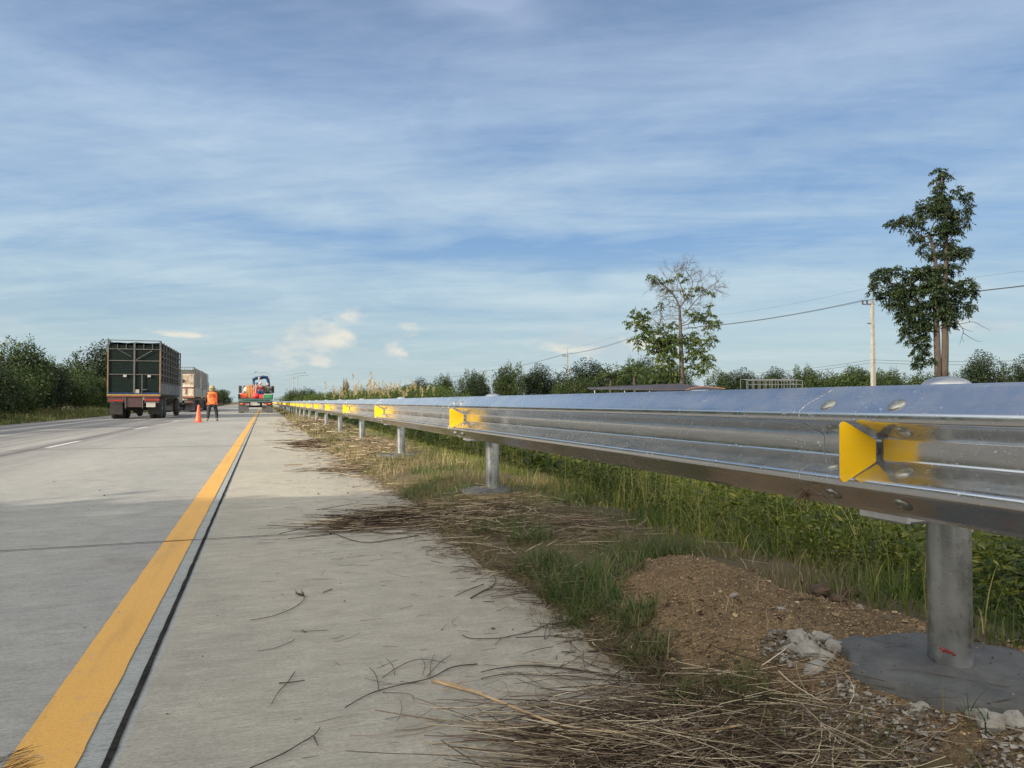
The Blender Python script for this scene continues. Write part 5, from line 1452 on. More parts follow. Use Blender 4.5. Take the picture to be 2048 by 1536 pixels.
for i, (p, (px, yt, lb)) in enumerate(zip(poles, POL)):
    root = empty('power_pole', p, label=lb, cat='power pole', group='power poles in a row across the field')
    top = 10.2
    sh = MB()
    s0, s1 = 0.17, 0.11
    # tapered square shaft with a groove look
    vs = []
    for z, s in ((-1, s0), (top, s1)):
        vs += [(-s, -s, z), (s, -s, z), (s, s, z), (-s, s, z)]
    sh.add(vs, [(0, 1, 5, 4), (1, 2, 6, 5), (2, 3, 7, 6), (3, 0, 4, 7), (4, 5, 6, 7)])
    o = sh.build('shaft', M_POLE, root)
    a = arm * 0.85
    b = MB(); b.tube([a * 1.05 + Vector((0, 0, top - .32)), -a * .25 + Vector((0, 0, top - .32))], .06, 4); b.tube([a * .55 + Vector((0, 0, top - 2.0)), -a * .1 + Vector((0, 0, top - 2.0))], .06, 4)
    b.build('crossarm', M_STEELG, root)
    b = MB(); b.cyl((0, 0, top), (0, 0, top + 1.25), .05, .03, 6); b.build('spike', M_STEELG, root)
    for q in (1.0, 0.55):
        pi = a * q
        MB().lathe([(.05, 0), (.09, .08), (.05, .14), (.09, .2), (.04, .3)], loc=(pi.x, pi.y, top - .28), n=8).build('insulator', M_INS, root)
    anchors.append([p + a * 1.0 + Vector((0, 0, top + .03)), p + a * .55 + Vector((0, 0, top + .03)), p + Vector((0, 0, top + 1.2)), p + Vector((-.12, 0, 5.0)), p + Vector((-.12, 0, 4.75))])
    if i == 1:
        pass
WL = ['upper power cable at the arm ends of the poles', 'second power cable just inside the outer one', 'thin topmost wire above the power cables', 'upper of the two low slung cables', 'lower of the two low slung cables']
for w in range(5):
    b = MB()
    for i in range(len(anchors) - 1):
        p0, p1 = anchors[i][w], anchors[i + 1][w]
        pts = [p0.lerp(p1, t / 14) - Vector((0, 0, 4 * (0.55 if w < 3 else 0.7) * (t / 14) * (1 - t / 14))) for t in range(15)]
        b.tube(pts, [0.020, 0.020, 0.007, 0.014, 0.014][w], 4, caps=False)
    tag(b.build('power_cable', M_WIRE), WL[w], 'cable', 'cables strung along the power poles')
# street lamps far away
for i, (px, yt, zc, side, lb) in enumerate([(586, 745, 190, 1, 'left far street lamp above the vanishing guardrail'), (594, 750, 215, 1, 'right far street lamp above the vanishing guardrail'), (578, 756, 255, 1, 'faintest street lamp above the vanishing guardrail'), (538, 744, 150, -1, 'street lamp with its arm above the crane truck')]):
    p = D(px, 804, zc); H = (804 - yt) / FPX * zc + CAMZ + .5
    root = empty('street_lamp', (p.x, p.y, -.5), label=lb, cat='street lamp', group='far street lamps in the median')
    MB().tube([(0, 0, 0), (0, 0, H * .93)], [.13, .08], 6).build('pole', M_STEELG, root)
    dr = rgt * side
    b = MB()
    b.tube([Vector((0, 0, H * .93)), Vector((0, 0, H * .97)) + dr * .5, Vector((0, 0, H)) + dr * 2.6], [.07, .06, .05], 5)
    if i != 3: b.tube([Vector((0, 0, H * .93)), Vector((0, 0, H * .93)) - dr * .4, Vector((0, 0, H * .93)) - dr * 1.8], [.07, .06, .05], 5)
    b.build('arm', M_STEELG, root)
    e = Vector((0, 0, H)) + dr * 2.8
    MB().tube([e - dr * .35, e, e + dr * .35], [.06, .14, .05], 6).build('lamp_head', M_STEELG, root)
# dark-roofed shed and greenhouse frame
M_ROOF = M('dark_roof_sheet', (0.030, 0.030, 0.042), (0.05, 0.045, 0.055), rough=0.5, scale=3)
M_RUST = M('rusty_rafter', (0.30, 0.13, 0.08), (0.18, 0.08, 0.05), rough=0.8)
zc = 40; p = D(1320, 804, zc); k = zc / FPX
shed = empty('shed', (p.x, p.y, -.5), -YAW, 'low shed with a flat dark roof behind the guardrail', 'shed')
def S(px): return (px - 1320) * k
def Zp(py): return (804 - py) * k + CAMZ + .5
b = MB(); b.add([(S(1180), 0, Zp(779)), (S(1335), 0, Zp(781)), (S(1450), 0, Zp(779)), (S(1370), 1.6, Zp(768)), (S(1250), 1.6, Zp(772)), (S(1180), 1.6, Zp(776)),
                 (S(1180), 0, Zp(776)), (S(1335), 0, Zp(778.5)), (S(1452), 0, Zp(777.5)), (S(1372), 1.6, Zp(765.5)), (S(1250), 1.6, Zp(769.5)), (S(1180), 1.6, Zp(774))],
                [(0, 5, 4, 3, 2, 1), (6, 7, 8, 9, 10, 11), (0, 1, 7, 6), (1, 2, 8, 7), (2, 3, 9, 8), (3, 4, 10, 9), (4, 5, 11, 10), (5, 0, 6, 11)]).build('roof', M_ROOF, shed)
b = MB()
b.box(S(1330), S(1440), 0.3, 2.4, 0.0, Zp(781), ch=0.02)
b.build('wall', M_ROOF, shed)
for q in (1190, 1250, 1300): MB().cyl((S(q), .1, 0), (S(q), .1, Zp(778)), .035, .03, 6).build('post', M_STEELG, shed)
MB().tube([(S(1372), -.05, Zp(780)), (S(1385), -.05, Zp(776)), (S(1405), -.05, Zp(773)), (S(1450), -.05, Zp(777))], .025, 5).build('rafter', M_RUST, shed)
zc = 78; p = D(1550, 804, zc); k = zc / FPX
gh = empty('greenhouse_frame', (p.x, p.y, -.5), -YAW, 'open white steel greenhouse frame behind the guardrail', 'frame')
def S(px): return (px - 1550) * k
for q in range(10):
    x = S(1496 + q * 12.1)
    MB().cyl((x, 0, 0), (x, 0, Zp(761)), .035, .035, 5).build('post', M_STEELG, gh)
    MB().cyl((x, 2.5, 0), (x, 2.5, Zp(757.5)), .03, .03, 5).build('post', M_STEELG, gh)
for yy, zz in ((0, 761), (2.5, 757.5), (0, 769), (1.2, 759)):
    MB().tube([(S(1496), yy, Zp(zz)), (S(1605), yy, Zp(zz))], .035, 5).build('rail', M_STEELG, gh)
# ---------------------------------------------------------------- vehicles
M_TYRE = M('tyre_rubber', (0.018, 0.018, 0.018), (0.035, 0.033, 0.03), rough=0.85, scale=12)
M_RIM = M('dusty_rim', (0.20, 0.20, 0.21), (0.10, 0.095, 0.09), rough=0.6, metal=0.4)
M_DGREEN = M('dark_green_mesh', (0.003, 0.009, 0.008), (0.007, 0.015, 0.013), spec=0.2, rough=0.8, scale=3, stretch=(1, 1, 5))
M_FRAMEG = M('weathered_grey_frame', (0.10, 0.10, 0.09), (0.06, 0.055, 0.05), rough=0.7, scale=4)
M_SIDEG = M('grey_side_board', (0.15, 0.16, 0.16), (0.09, 0.098, 0.095), rough=0.65, scale=2)
M_CHASS = M('black_chassis', (0.018, 0.017, 0.016), (0.035, 0.03, 0.026), rough=0.8)
M_MAROON = M('maroon_bumper', (0.06, 0.025, 0.03), (0.04, 0.02, 0.02), rough=0.6)
M_YREF = M('yellow_marking', (0.36, 0.26, 0.04), (0.28, 0.19, 0.04), rough=0.5)
M_REDREF = M('red_marking', (0.18, 0.04, 0.03), (0.12, 0.03, 0.025), rough=0.5)
M_WHITE = M('dirty_white', (0.38, 0.37, 0.33), (0.24, 0.22, 0.18), rough=0.6, scale=2.5)
M_RUSTW = M('rusted_white', (0.58, 0.54, 0.44), (0.30, 0.18, 0.10), rough=0.7, scale=2.2)
M_LAMPR = M('red_lens', (0.35, 0.03, 0.02), (0.25, 0.03, 0.02), rough=0.25)
M_LAMPO = M('amber_lens', (0.6, 0.22, 0.03), (0.5, 0.18, 0.03), rough=0.25)
M_BLUEP = M('navy_paint', (0.010, 0.030, 0.10), (0.008, 0.018, 0.06), rough=0.35)
M_FLAP = M('rubber_flap', (0.060, 0.060, 0.060), (0.09, 0.088, 0.085), rough=0.85)
def wheel(parent, x, y, r=0.5, w=0.28, name='wheel'):
    t = MB().lathe([(r * .55, -w / 2), (r * .93, -w / 2), (r, -w / 2 + .04), (r, w / 2 - .04), (r * .93, w / 2), (r * .55, w / 2)], loc=(x, y, r), n=28, axis='X').build(name, M_TYRE, parent, smooth=True)
    s = 1 if x > 0 else -1
    MB().lathe([(r * .56, s * .01), (r * .56, s * (w / 2 - .03)), (r * .40, s * (w / 2 - .10)), (r * .2, s * (w / 2 - .06)), (r * .16, s * (w / 2 + .01)), (.02, s * (w / 2 + .015))], loc=(x, y, r), n=20, axis='X').build('rim', M_RIM, t)
    return t
# --- first truck: tall cage body
g = G(267, 838.5, -0.03)
T1x, T1y = (-7.28 - 4.86) / 2, 40.0
T1 = empty('cage_truck', (-6.035, 40.6, road_z(-6)), 0, 'large truck with a tall dark green cage body seen from behind', 'truck')
T1.scale = (0.925, 1, 1)
Wt, Lb, zb, zt = 1.28, 9.2, 1.20, 3.84
b = MB(); b.box(-Wt + .05, Wt - .05, 0.06, 0.10, zb + .04, zt - .28)
for i in range(26): b.box(-Wt + .05, Wt - .05, 0.045, 0.06, zb + .08 + i * .092, zb + .115 + i * .092)
b.build('rear_door', M_DGREEN, T1)
b = MB()
for x in (-Wt, Wt - .07): b.box(x, x + .07, 0, .09, zb, zt)
for x in (-.04,): b.box(x, x + .08, 0.0, .05, zb, zt - .1)
for z in (zt - .44, 2.83, 2.16): b.box(-Wt + .07, Wt - .07, 0.01, .045, z, z + .035)
b.box(-Wt, Wt, 0.0, .05, zt - .02, zt + .02)
for i in range(5):
    x = -Wt + .45 + i * .42
    b.box(x, x + .03, .012, .042, zt - .42, zt - .18)
b.box(.36, .40, -.03, .0, zb, 2.2)
b.box(.40, .62, -.03, .0, 1.42, 1.46)
b.tube([(.1, -.01, 2.9), (.85, -.01, 3.35)], .018, 4); b.tube([(-.15, -.01, 3.05), (-.8, -.01, 3.4)], .018, 4)
b.build('door_frame', M_FRAMEG, T1)
b = MB(); b.box(-Wt + .01, -Wt + .05, -.008, 0.0, zb + .3, zt - .5); b.box(Wt - .05, Wt - .01, -.008, 0.0, zb + .1, zt - .5); b.build('edge_strip', M('orange_edging', (0.30, 0.15, 0.06), (0.16, 0.10, 0.06), rough=.7, scale=3), T1)
b = MB(); b.box(-Wt + .1, Wt - .06, -.01, 0.012, zb + .0, zb + .09); b.build('sill_strip', M_BLUEP, T1)
b = MB(); b.box(-.52, -.36, -.02, .0, 2.05, 2.16); b.build('reflector', M_WHITE, T1)
b = MB(); b.box(.64, .80, -.02, .0, 2.05, 2.16); b.build('reflector', M_WHITE, T1)
b = MB(); b.box(.08, .26, -.035, -.002, zb + .06, zb + .24, ch=.01); b.build('latch_box', M_WHITE, T1)
# side cage
for s in (-1, 1):
    b = MB()
    x0, x1 = (Wt - .05, Wt) if s > 0 else (-Wt, -Wt + .05)
    nb = 8
    for i in range(nb + 1):
        y = .1 + i * (Lb - .2) / nb
        b.box(x0, x1 + (.02 if s > 0 else 0), y, y + .09, zb + .58, zt - .02)
    for z in (1.78, 2.14, 2.44, 2.75, 3.06, 3.38, zt - .12): b.box(x0 + .004, x1 - .004, .1, Lb, z, z + .05)
    b.build('side_cage', M_FRAMEG, T1)
    b = MB(); b.box(x0 + .01, x1 - .012, .1, Lb, zb + .02, zb + .56)
    for i in range(14):
        y = .25 + i * .6
        b.box((x1 - .012) if s > 0 else x0 - .01, (x1 + .015) if s > 0 else x0 + .01, y, y + .06, zb + .04, zb + .52)
    b.build('side_board', M_SIDEG, T1)
    b = MB(); b.box((Wt - .10) * s - .015, (Wt - .10) * s + .015, .12, Lb, zb + .58, zt - .14); b.build('cage_net', M_DGREEN, T1)
b = MB()
vs = []; nn = 30
for i in range(nn + 1):
    for j in range(7):
        y = .1 + (Lb - .2) * i / nn; x = -Wt + .06 + (2 * Wt - .12) * j / 6
        vs.append((x, y, zt - .10 + .05 * math.sin(i * 1.9 + j) * math.sin(j * 1.3 + .4) - (.04 if i == 0 else 0)))
b.add(vs, [(i * 7 + j, i * 7 + j + 1, (i + 1) * 7 + j + 1, (i + 1) * 7 + j) for i in range(nn) for j in range(6)])
b.build('roof_tarp', M_DGREEN, T1, smooth=True)
MB().box(-Wt + .04, Wt - .04, .05, Lb, zb - .07, zb + .02).build('floor', M_CHASS, T1)
MB().box(-Wt, Wt, -.03, .02, zb - .05, zb + .0).build('rear_bar', M_YREF, T1)
MB().box(-Wt, Wt, -.035, -.005, zb - .115, zb - .055).build('rear_bar', M_REDREF, T1)
b = MB(); b.box(-Wt + .03, -.42, .0, .04, zb - .38, zb - .12); b.box(-.38, .40, .02, .06, zb - .62, zb - .12); b.box(.50, Wt - .06, .0, .04, zb - .42, zb - .12); b.build('bumper_board', M_MAROON, T1)
for x in (-.40, .42): MB().box(x - .02, x + .02, -.02, .0, zb - .68, zb - .12).build('stay', M_FRAMEG, T1)
MB().box(.54, 1.24, -.02, .0, zb - .30, zb - .23).build('tail_lamp', M_LAMPR, T1)
MB().box(-1.14, -.5, -.02, .0, zb - .32, zb - .26).build('tail_lamp', M_LAMPR, T1)
MB().box(.60, 1.04, -.03, -.01, zb - .62, zb - .40).build('number_plate', M_WHITE, T1)
b = MB(); b.box(-.45, -.30, .1, Lb + 2.4, .62, .92); b.box(.30, .45, .1, Lb + 2.4, .62, .92); b.box(-.9, .9, 1.1, 1.3, .42, .58); b.box(-.9, .9, 2.45, 2.65, .42, .58); b.lathe([(.02, 0), (.26, .02), (.26, .3), (.02, .32)], loc=(0, 1.05, .52), n=16, axis='Y')
b.build('chassis', M_CHASS, T1)
for y in (1.2, 2.55, 8.9):
    for x in (-1.08, 1.08): wheel(T1, x, y, .52, .28)
for y in (1.2, 2.55):
    for x in (-.76, .76): wheel(T1, x, y, .52, .26)
for x in (-.92, .92): MB().box(x - .30, x + .30, .52, .545, .22, .80).build('mud_flap', M_CHASS, T1)
b = MB(); b.box(-1.2, 1.2, Lb + .15, Lb + 2.2, .75, 2.7, ch=.12); b.build('cab', M_WHITE, T1)
# --- second truck and its trailer
def cattle(name, label, X, Y, L, rear=True):
    t = empty(name, (X, Y, road_z(X)), 0, label, 'truck' if rear else 'trailer')
    W2, z0, z1 = 1.25, 1.28, 3.72
    b = MB(); b.box(-W2 + .06, W2 - .06, .05, .09, z0, z1 - .55)
    for i in range(20): b.box(-W2 + .1 + i * .115, -W2 + .15 + i * .115, .03, .05, z0 + 1.05, z1 - .6)
    b.build('rear_panel', M_RUSTW, t)
    b = MB(); b.box(-W2 + .06, W2 - .06, .06, .1, z1 - .55, z1 - .2); b.build('upper_panel', M_FRAMEG, t)
    b = MB()
    for i in range(12): b.box(-W2 + .1 + i * .2, -W2 + .13 + i * .2, .0, .03, z1 - .22, z1)
    b.box(-W2, W2, 0, .04, z1 - .01, z1 + .03)
    for x in (-W2, W2 - .08): b.box(x, x + .08, 0, .08, z0 - .05, z1 + .02)
    b.build('rear_frame', M_FRAMEG, t)
    MB().lathe([(.16, 0), (.16, .01)], loc=(.35, .02, z0 + 1.3), n=12, axis='Y').build('hole', M_CHASS, t)
    MB().box(-W2, W2, 0.0, .03, z0 + .72, z0 + .80).build('red_rail', M_REDREF, t)
    for x in (-.1, .55): MB().box(x, x + .08, 0.0, .03, z0 + .2, z0 + .72).build('red_rail', M_REDREF, t)
    MB().box(-W2, W2, -.02, .05, z0 - .10, z0 + .04).build('rear_bar', M_RUST, t)
    for s in (-1, 1):
        b = MB(); xx = W2 * s
        for i in range(11):
            z = z0 + .75 + i * .155
            b.box(xx - .02, xx + .02, .1, L, z, z + .095)
        b.box(xx - .025, xx + .025, .1, L, z0, z0 + .72)
        for i in range(5): b.box(xx - .04, xx + .004, .1 + i * (L - .2) / 4, .18 + i * (L - .2) / 4, z0, z1)
        b.build('side_slats', M_WHITE, t)
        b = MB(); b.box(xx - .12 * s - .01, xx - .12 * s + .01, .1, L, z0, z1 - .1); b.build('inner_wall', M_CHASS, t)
    MB().box(-W2 + .03, W2 - .03, .1, L, z0 - .1, z0 - .01).build('floor', M_CHASS, t)
    b = MB(); b.box(-.45, -.3, .1, L, .62, .98); b.box(.3, .45, .1, L, .62, .98); b.box(-.9, .9, 1.3, 1.5, .42, .58); b.build('chassis', M_CHASS, t)
    for y in (1.4, L - 1.6):
        for x in (-1.0, 1.0): wheel(t, x, y, .5, .5)
    for x in (-.85, .85): MB().box(x - .38, x + .38, .6, .63, .12, .98).build('mud_flap', M_FLAP, t)
    MB().box(-1.15, 1.15, .1, .15, .75, .95).build('lamp_board', M_FLAP, t)
    for x in (-.95, .95): MB().box(x - .12, x + .12, .07, .1, .8, .9).build('tail_lamp', M_LAMPR, t)
    return t
cattle('livestock_trailer', 'rusty white slatted livestock trailer behind the cage truck', -6.75, 67.8, 7.2, False)
c2 = cattle('livestock_truck', 'white slatted livestock truck pulling the rusty trailer', -6.75, 76.2, 7.4, True)
MB().box(-1.2, 1.2, 7.6, 9.6, .8, 3.0, ch=.12).build('cab', M_WHITE, c2)
# --- crane truck with a loaded bed
g = G(511, 825.5, 0)
K = empty('crane_truck', (g.x, g.y, road_z(g.x)), 0, 'flatbed work truck with a folded navy crane and loaded bed', 'truck')
Wk = 1.22
M_TEAL = M('teal_board', (0.045, 0.10, 0.09), (0.03, 0.065, 0.06), rough=0.6)
b = MB(); b.box(-Wk, Wk, 0, 6.2, .96, 1.06); b.build('bed', M_TEAL, K)
b = MB(); b.box(-Wk, Wk, -.05, .0, .78, .90); b.box(-Wk, Wk, -.04, .0, .94, 1.04); b.build('rear_beam', M_TEAL, K)
for s in (-1, 1):
    MB().box(s * Wk - .02, s * Wk + .02, 0, 6.2, 1.06, 1.42).build('side_board', M_TEAL, K)
    MB().box(s * .82 - .36, s * .82 + .36, .18, .21, .06, .56).build('mud_flap', M_FLAP, K)
    MB().box(s * .86 - .28, s * .86 + .28, -.03, .0, .62, .72, ch=.01).build('tail_lamp', M_LAMPR, K)
    MB().box(s * .98 - .08, s * .98 + .08, -.045, -.03, .63, .71, ch=.004).build('turn_lamp', M_LAMPO, K)
    for y in (.85, 5.9): wheel(K, s * 1.0, y, .46, .42 if y < 2 else .26)
    MB().box(s * 1.28 - .12, s * 1.28 + .12, 6.9, 7.0, 1.55, 2.15, ch=.02).build('mirror', M_CHASS, K)
MB().box(-.36, .12, -.06, -.045, .55, .78).build('number_plate', M_WHITE, K)
b = MB(); b.box(-.45, -.3, .1, 7.5, .55, .85); b.box(.3, .45, .1, 7.5, .55, .85); b.box(-.9, .9, .75, .95, .4, .55); b.build('chassis', M_CHASS, K)
b = MB(); b.box(-1.08, 1.08, 6.5, 8.3, .7, 2.15, ch=.12); b.build('cab', M_CHASS, K)
MB().box(-.8, .8, 6.46, 6.5, 1.4, 1.95).build('rear_window', M_CHASS, K)
b = MB()
b.box(-.1, .5, 5.4, 6.0, 1.06, 1.5, ch=.04)
b.tube([(.05, 5.7, 1.4), (-.22, 5.6, 2.0), (-.22, 5.6, 2.6)], [.12, .11, .11], 6)
b.tube([(-.30, 5.45, 2.58), (-.05, 5.45, 2.74), (.50, 5.45, 2.80)], [.12, .13, .14], 4)
b.tube([(.42, 5.3, 2.84), (.80, 5.3, 2.80), (.92, 5.3, 2.5), (1.04, 5.3, 1.75)], [.13, .14, .11, .07], 4)
b.build('crane', M_BLUEP, K)
MB().tube([(.2, 5.2, 2.6), (.24, 5.2, 2.85)], .09, 8).build('crane_lamp', M_WHITE, K)
MB().tube([(-.2, 5.3, 2.05), (-.6, 5.3, 2.05), (-.85, 5.3, 2.0)], .05, 6).build('hydraulic_ram', M_CHASS, K)
# load: loose things on the bed
def atK(x, y, z): return (K.location.x + x, K.location.y + y, K.location.z + z)
M_ORG = M('orange_plastic', (0.70, 0.10, 0.03), (0.5, 0.06, 0.02), rough=0.45)
M_RED = M('red_plastic', (0.62, 0.03, 0.05), (0.5, 0.03, 0.04), rough=0.45)
M_ROPE = M('yellow_pole', (0.50, 0.36, 0.08), (0.32, 0.22, 0.06), rough=0.6, scale=4)
for i in range(14):
    x = -.62 + (i % 7) * .085; y = 1.2 + (i // 7) * .25
    o = MB().tube([(0, 0, 0), (random.uniform(-.05, .05), .05, 1.0 + random.uniform(-.1, .12))], [.025, .02], 5).build('marker_pole', M_ROPE if i % 3 else M_ORG)
    o.location = atK(x, y, 1.07)
    tag(o, 'thin yellow and orange pole in the upright bundle on the crane truck', 'pole', 'upright poles bundled on the crane truck')
o = MB().lathe([(.05, 0), (.2, .05), (.24, .2), (.2, .36), (.08, .42), (.03, .44)], n=16).build('red_bag', M_RED, smooth=True); o.location = atK(.0, .4, 1.06); tag(o, 'round pinkish red bag at the rear of the crane truck bed', 'bag')
MB().lathe([(.08, .42), (.05, .6), (.02, .8)], n=10).build('tie', M_ORG, o)
for x, y, s, lb in [(-.85, .5, 1.0, 'orange container on the left rear of the bed'), (.42, .45, .8, 'red container right of the pinkish bag')]:
    o = MB().box(-.26, .26, -.25, .25, 0, .38, ch=.05).build('container', M_ORG if x < 0 else M_RED); o.scale = (s, s, s)
    o.location = atK(x, y, 1.06); tag(o, lb, 'container')
    MB().box(-.1, .1, -.03, .03, .385, .43).build('lid', M_CHASS, o)
o = MB().box(-.32, .32, -.3, .3, 0, .28, ch=.03).build('green_crate', M('green_plastic', (.02, .22, .08), (.02, .16, .06), rough=.5)); o.location = atK(.86, .5, 1.06); tag(o, 'green crate at the right rear of the crane truck bed', 'crate')
MB().box(-.26, .26, -.24, .24, .282, .36, ch=.02).build('contents', M_WHITE, o)
o = MB().lathe([(.02, 0), (.2, .02), (.22, .3), (.2, .5), (.1, .62), (.03, .66)], n=14).build('white_sack', M_WHITE, smooth=True); o.location = atK(-.72, 2.6, 1.35); tag(o, 'white sack on the left of the loaded bed', 'sack')
MB().lathe([(.03, .66), (.05, .72)], n=8).build('knot', M_ROPE, o)
o = MB().box(-.5, .5, -.6, .6, 0, .32, ch=.05).build('machine', M_CHASS); o.location = atK(-.6, 2.6, 1.06); tag(o, 'dark machine under the white sack on the bed', 'machine')
MB().cyl((-.3, -.2, .3), (-.3, -.2, .6), .08, .06, 8).build('motor', M_WHITE, o)

# ---------------------------------------------------------------- people
M_SKIN = M('skin', (0.30, 0.16, 0.10), (0.25, 0.13, 0.08), rough=0.6)
M_BLACK = M('black_cloth', (0.010, 0.010, 0.011), (0.018, 0.017, 0.018), rough=0.9, scale=9)
M_VEST = M('orange_vest', (0.80, 0.17, 0.035), (0.66, 0.11, 0.02), rough=0.75, scale=5, bump=.6, bscale=14, bdist=.03)
M_STRAWH = M('straw_hat', (0.30, 0.25, 0.13), (0.20, 0.15, 0.08), rough=0.9)
M_GBOOT = M('yellowish_boot', (0.20, 0.16, 0.06), (0.10, 0.08, 0.04), rough=.7)
def skin_obj(name, verts, edges, radii, mat, parent, sub=2):
    me = bpy.data.meshes.new(name)
    me.from_pydata(verts, edges, [])
    o = link(name, me, mat, parent)
    sk = o.modifiers.new('skin', 'SKIN'); sk.use_smooth_shade = True
    lay = me.skin_vertices[0].data if me.skin_vertices else None
    if lay is None:
        bpy.context.view_layer.objects.active = o
        bpy.ops.mesh.customdata_skin_add()
        lay = me.skin_vertices[0].data
    for i, r in enumerate(radii):
        rr = r if isinstance(r, tuple) else (r, r)
        lay[i].radius = rr
        lay[i].use_root = (i == 0)
    sb = o.modifiers.new('subdivision', 'SUBSURF'); sb.levels = sub; sb.render_levels = sub
    return o
def person(loc, rz, label, J, shirt, trousers, vest, hat, scale=1.0):
    root = empty('person', loc, rz, label, 'person')
    root.scale = (scale,) * 3
    names = ['pelvis', 'waist', 'chest', 'neck', 'head0', 'head1', 'shL', 'elL', 'wrL', 'shR', 'elR', 'wrR', 'hipL', 'knL', 'anL', 'toL', 'hipR', 'knR', 'anR', 'toR']
    V = [J[n] for n in names]
    E = [(0, 1), (1, 2), (2, 3), (3, 4), (4, 5), (2, 6), (6, 7), (7, 8), (2, 9), (9, 10), (10, 11), (0, 12), (12, 13), (13, 14), (14, 15), (0, 16), (16, 17), (17, 18), (18, 19)]
    Rr = [.12, .11, .12, .05, .085, .08, .055, .042, .028, .055, .042, .028, .085, .058, .038, .03, .085, .058, .038, .03]
    V = list(V); n0 = len(V)
    # hands: palm plus four fingers and a thumb on each side, lightly curled
    for wi, el in ((8, 7), (11, 10)):
        w = Vector(V[wi]); d = (w - Vector(V[el])).normalized()
        s = d.cross(Vector((1, 0, 0))).normalized() if abs(d.x) < .9 else Vector((0, 1, 0))
        pal = w + d * .07
        V.append(tuple(pal)); E.append((wi, len(V) - 1)); Rr.append((.02, .036)); pi = len(V) - 1
        for q in range(4):
            a = pal + s * (q - 1.5) * .02 + d * .045
            V.append(tuple(a)); E.append((pi, len(V) - 1)); Rr.append(.0095)
            V.append(tuple(a + d * (.04 + .006 * (q in (1, 2))) + Vector((0, -.012, 0)))); E.append((len(V) - 2, len(V) - 1)); Rr.append(.008)
        V.append(tuple(w + d * .035 + s * .045)); E.append((wi, len(V) - 1)); Rr.append(.010)
    skin_obj('body', V, E, Rr, M_SKIN, root)
    def sub(name, ids, es, rad, mat):
        return skin_obj(name, [J[i] for i in ids], es, rad, mat, root)
    sub('shirt', ['pelvis', 'waist', 'chest', 'shL', 'elL', 'wrL', 'shR', 'elR', 'wrR'], [(0, 1), (1, 2), (2, 3), (3, 4), (4, 5), (2, 6), (6, 7), (7, 8)], [.135, .13, .145, .075, .06, .042, .075, .06, .042], shirt)
    sub('trousers', ['pelvis', 'hipL', 'knL', 'anL', 'hipR', 'knR', 'anR'], [(0, 1), (1, 2), (2, 3), (0, 4), (4, 5), (5, 6)], [.13, .105, .082, .066, .105, .082, .066], trousers)
    for s in 'LR':
        a = Vector(J['an' + s]); t = Vector(J['to' + s])
        MB().tube([a + Vector((0, -.03, .06)), a + Vector((0, -.02, -.03)), t + Vector((0, 0, 0))], [.04, .045, .032], 8).build('boot', M_FLAP if not vest else M_GBOOT, root, smooth=True)
    if vest:
        c = Vector(J['chest']); w = Vector(J['waist']); p = Vector(J['pelvis'])
        rings = []
        n = 20
        prof = [(p + Vector((0, 0, -.04)), .215, .150), (p + Vector((0, 0, .06)), .205, .145), (w, .20, .14), (w.lerp(c, .5), .215, .15), (c + Vector((0, 0, .03)), .235, .15), (c + Vector((0, 0, .12)), .215, .115), (c + Vector((0, 0, .165)), .10, .08)]
        vs = []; fs = []
        for q, (cc, rx, ry) in enumerate(prof):
            for i in range(n):
                a = 2 * math.pi * i / n
                k = 1 + .03 * math.sin(a * 5 + q)
                vs.append((cc.x + rx * k * math.cos(a), cc.y + ry * k * math.sin(a), cc.z + .01 * math.sin(a * 3 + q)))
        for q in range(len(prof) - 1):
            for i in range(n): fs.append((q * n + i, q * n + (i + 1) % n, (q + 1) * n + (i + 1) % n, (q + 1) * n + i))
        vo = MB().add(vs, fs).build('vest', M_VEST, root, smooth=True)
        b = MB()
        rd = random.Random(4)
        for r_ in range(4):       # rows of dark lettering on the back
            x = -.14
            while x < .12:
                wd = rd.uniform(.015, .035)
                zz = c.z + .06 - r_ * .052
                yb = c.y - .165 + .35 * x * x
                b.box(x, x + wd, yb, yb + .004, zz, zz + .026)
                x += wd + .012
        b.build('lettering', M_BLACK, vo)
    h = Vector(J['head1'])
    if hat == 'hat':
        MB().lathe([(.17, .0), (.18, .01), (.12, .03), (.11, .07), (.085, .12), (.03, .14)], loc=(h.x, h.y, h.z + .0), n=20).build('hat', M_STRAWH, root, smooth=True)
        MB().lathe([(.10, -.14), (.125, -.06), (.125, .01)], loc=(h.x, h.y, h.z), n=16).build('neck_cloth', M_STRAWH, root, smooth=True)
    elif hat is not None:
        MB().lathe([(.13, -.01), (.125, .02), (.115, .06), (.08, .11), (.02, .13)], loc=(h.x, h.y, h.z - .01), n=18).build('helmet', hat, root, smooth=True)
    # face
    MB().tube([(h.x, h.y + .08, h.z - .03), (h.x, h.y + .11, h.z - .06)], [.01, .016], 6).build('nose', M_SKIN, root)
    return root
J = {'pelvis': (0, 0, .80), 'waist': (0, .01, .93), 'chest': (-.01, .05, 1.16), 'neck': (-.02, .08, 1.31), 'head0': (-.02, .10, 1.38), 'head1': (-.02, .11, 1.47), 'shL': (-.20, .05, 1.24), 'elL': (-.26, .06, 1.00), 'wrL': (-.25, .16, .82),
     'shR': (.19, .05, 1.23), 'elR': (.28, .03, .99), 'wrR': (.24, .14, .80), 'hipL': (-.09, 0, .76), 'knL': (-.16, .05, .42), 'anL': (-.20, -.03, .09), 'toL': (-.22, .12, .04), 'hipR': (.09, 0, .76), 'knR': (.17, .04, .42), 'anR': (.20, -.03, .09), 'toR': (.22, .12, .04)}
g = G(424.5, 842.5, road_z(-2))
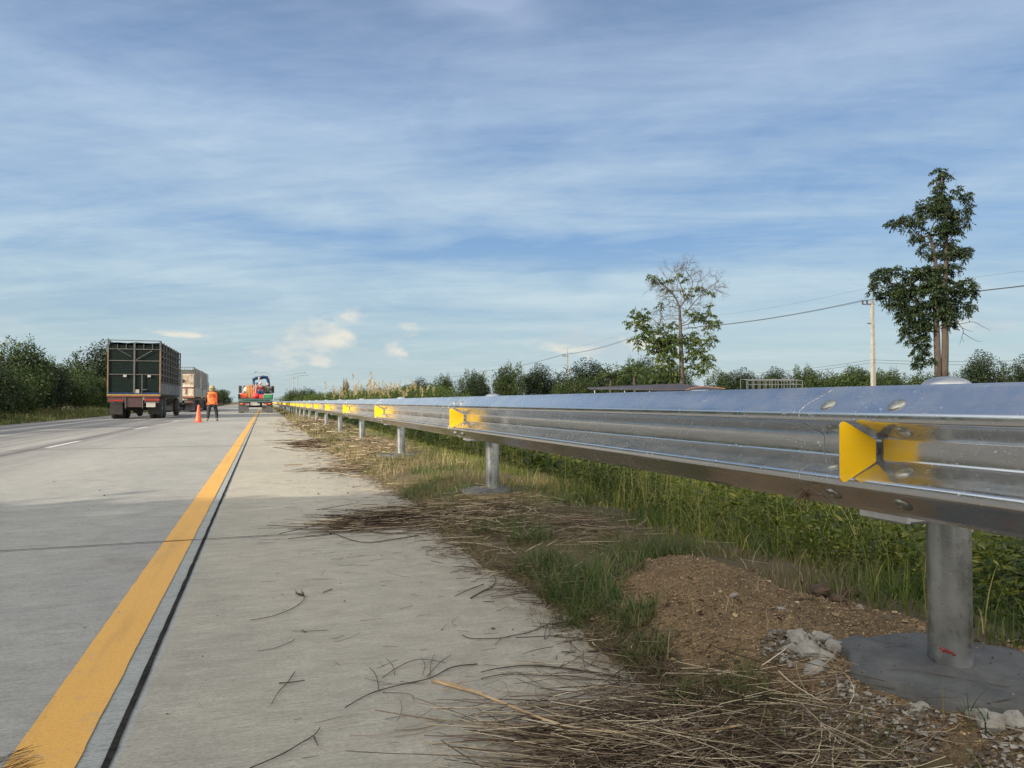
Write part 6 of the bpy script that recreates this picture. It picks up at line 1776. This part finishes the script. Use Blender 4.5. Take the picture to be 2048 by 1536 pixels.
person((g.x, g.y, road_z(g.x)), R(0), 'worker in an orange vest and hat standing by the traffic cone', J, M_BLACK, M_BLACK, True, 'hat', 0.935)
M_BLUEC = M('blue_cloth', (0.03, 0.12, 0.30), (0.02, 0.08, 0.2), rough=.9)
M_REDC = M('dark_red_cloth', (0.22, 0.03, 0.03), (0.15, 0.02, 0.02), rough=.9)
M_GREYC = M('olive_cloth', (0.10, 0.12, 0.08), (0.07, 0.08, 0.06), rough=.9)
Js = dict(J); 
for k_, v in {'pelvis': (0, 0, .45), 'waist': (0, .0, .58), 'chest': (0, .0, .80), 'neck': (0, .02, .94), 'head0': (0, .03, 1.0), 'head1': (0, .04, 1.09), 'shL': (-.19, 0, .88), 'elL': (-.24, .05, .65), 'wrL': (-.18, -.12, .52), 'shR': (.19, 0, .88), 'elR': (.24, .05, .65), 'wrR': (.18, -.12, .52),
              'hipL': (-.09, 0, .43), 'knL': (-.13, -.38, .46), 'anL': (-.13, -.36, .08), 'toL': (-.13, -.5, .04), 'hipR': (.09, 0, .43), 'knR': (.13, -.38, .46), 'anR': (.13, -.36, .08), 'toR': (.13, -.5, .04)}.items(): Js[k_] = v
person(atK(.32, 2.2, 1.2), 0, 'seated worker with a red and white cap on the crane truck', Js, M_REDC, M_BLUEC, False, M('cap_cloth', (.45, .2, .14), (.5, .4, .35), rough=.8), .95)
person(atK(.86, 2.4, 1.12), R(10), 'worker with a white helmet at the right of the crane truck bed', Js, M_GREYC, M_BLACK, False, M_WHITE, .95)
person(atK(.02, 3.2, 1.2), R(-15), 'worker in blue half hidden behind the capped one on the truck', Js, M_BLUEC, M_BLACK, False, M_BLUEC, .95)
# seats for the sitting workers
for x, y, lb in ((.32, 2.3, 'dark box under the capped worker'), (.86, 2.5, 'dark box under the helmeted worker'), (.02, 3.3, 'dark box under the worker in blue')):
    o = MB().box(-.2, .2, -.2, .2, 0, .36 if x > .5 else .44, ch=.02).build('box', M_CHASS); o.location = atK(x, y, 1.06); tag(o, lb, 'box')
    MB().box(-.205, .205, -.205, .205, .3, .33).build('band', M_FLAP, o)
# traffic cone
g = G(397, 844, 0)
cone = empty('traffic_cone', (g.x, g.y, road_z(g.x)), 0, 'orange red traffic cone on the road beside the flagman', 'cone')
MB().lathe([(.130, .03), (.12, .05), (.04, .68), (.03, .70), (.024, .70)], n=20).build('cone_body', M_ORG, cone, smooth=True)
MB().box(-.17, .17, -.17, .17, 0.002, .03, ch=.008).build('base', M_ORG, cone)

for o in list(bpy.data.objects):
    if o.parent is None and o.type in ('MESH', 'EMPTY') and 'label' not in o and o.get('kind') != 'structure':
        print('UNLABELLED', o.name)
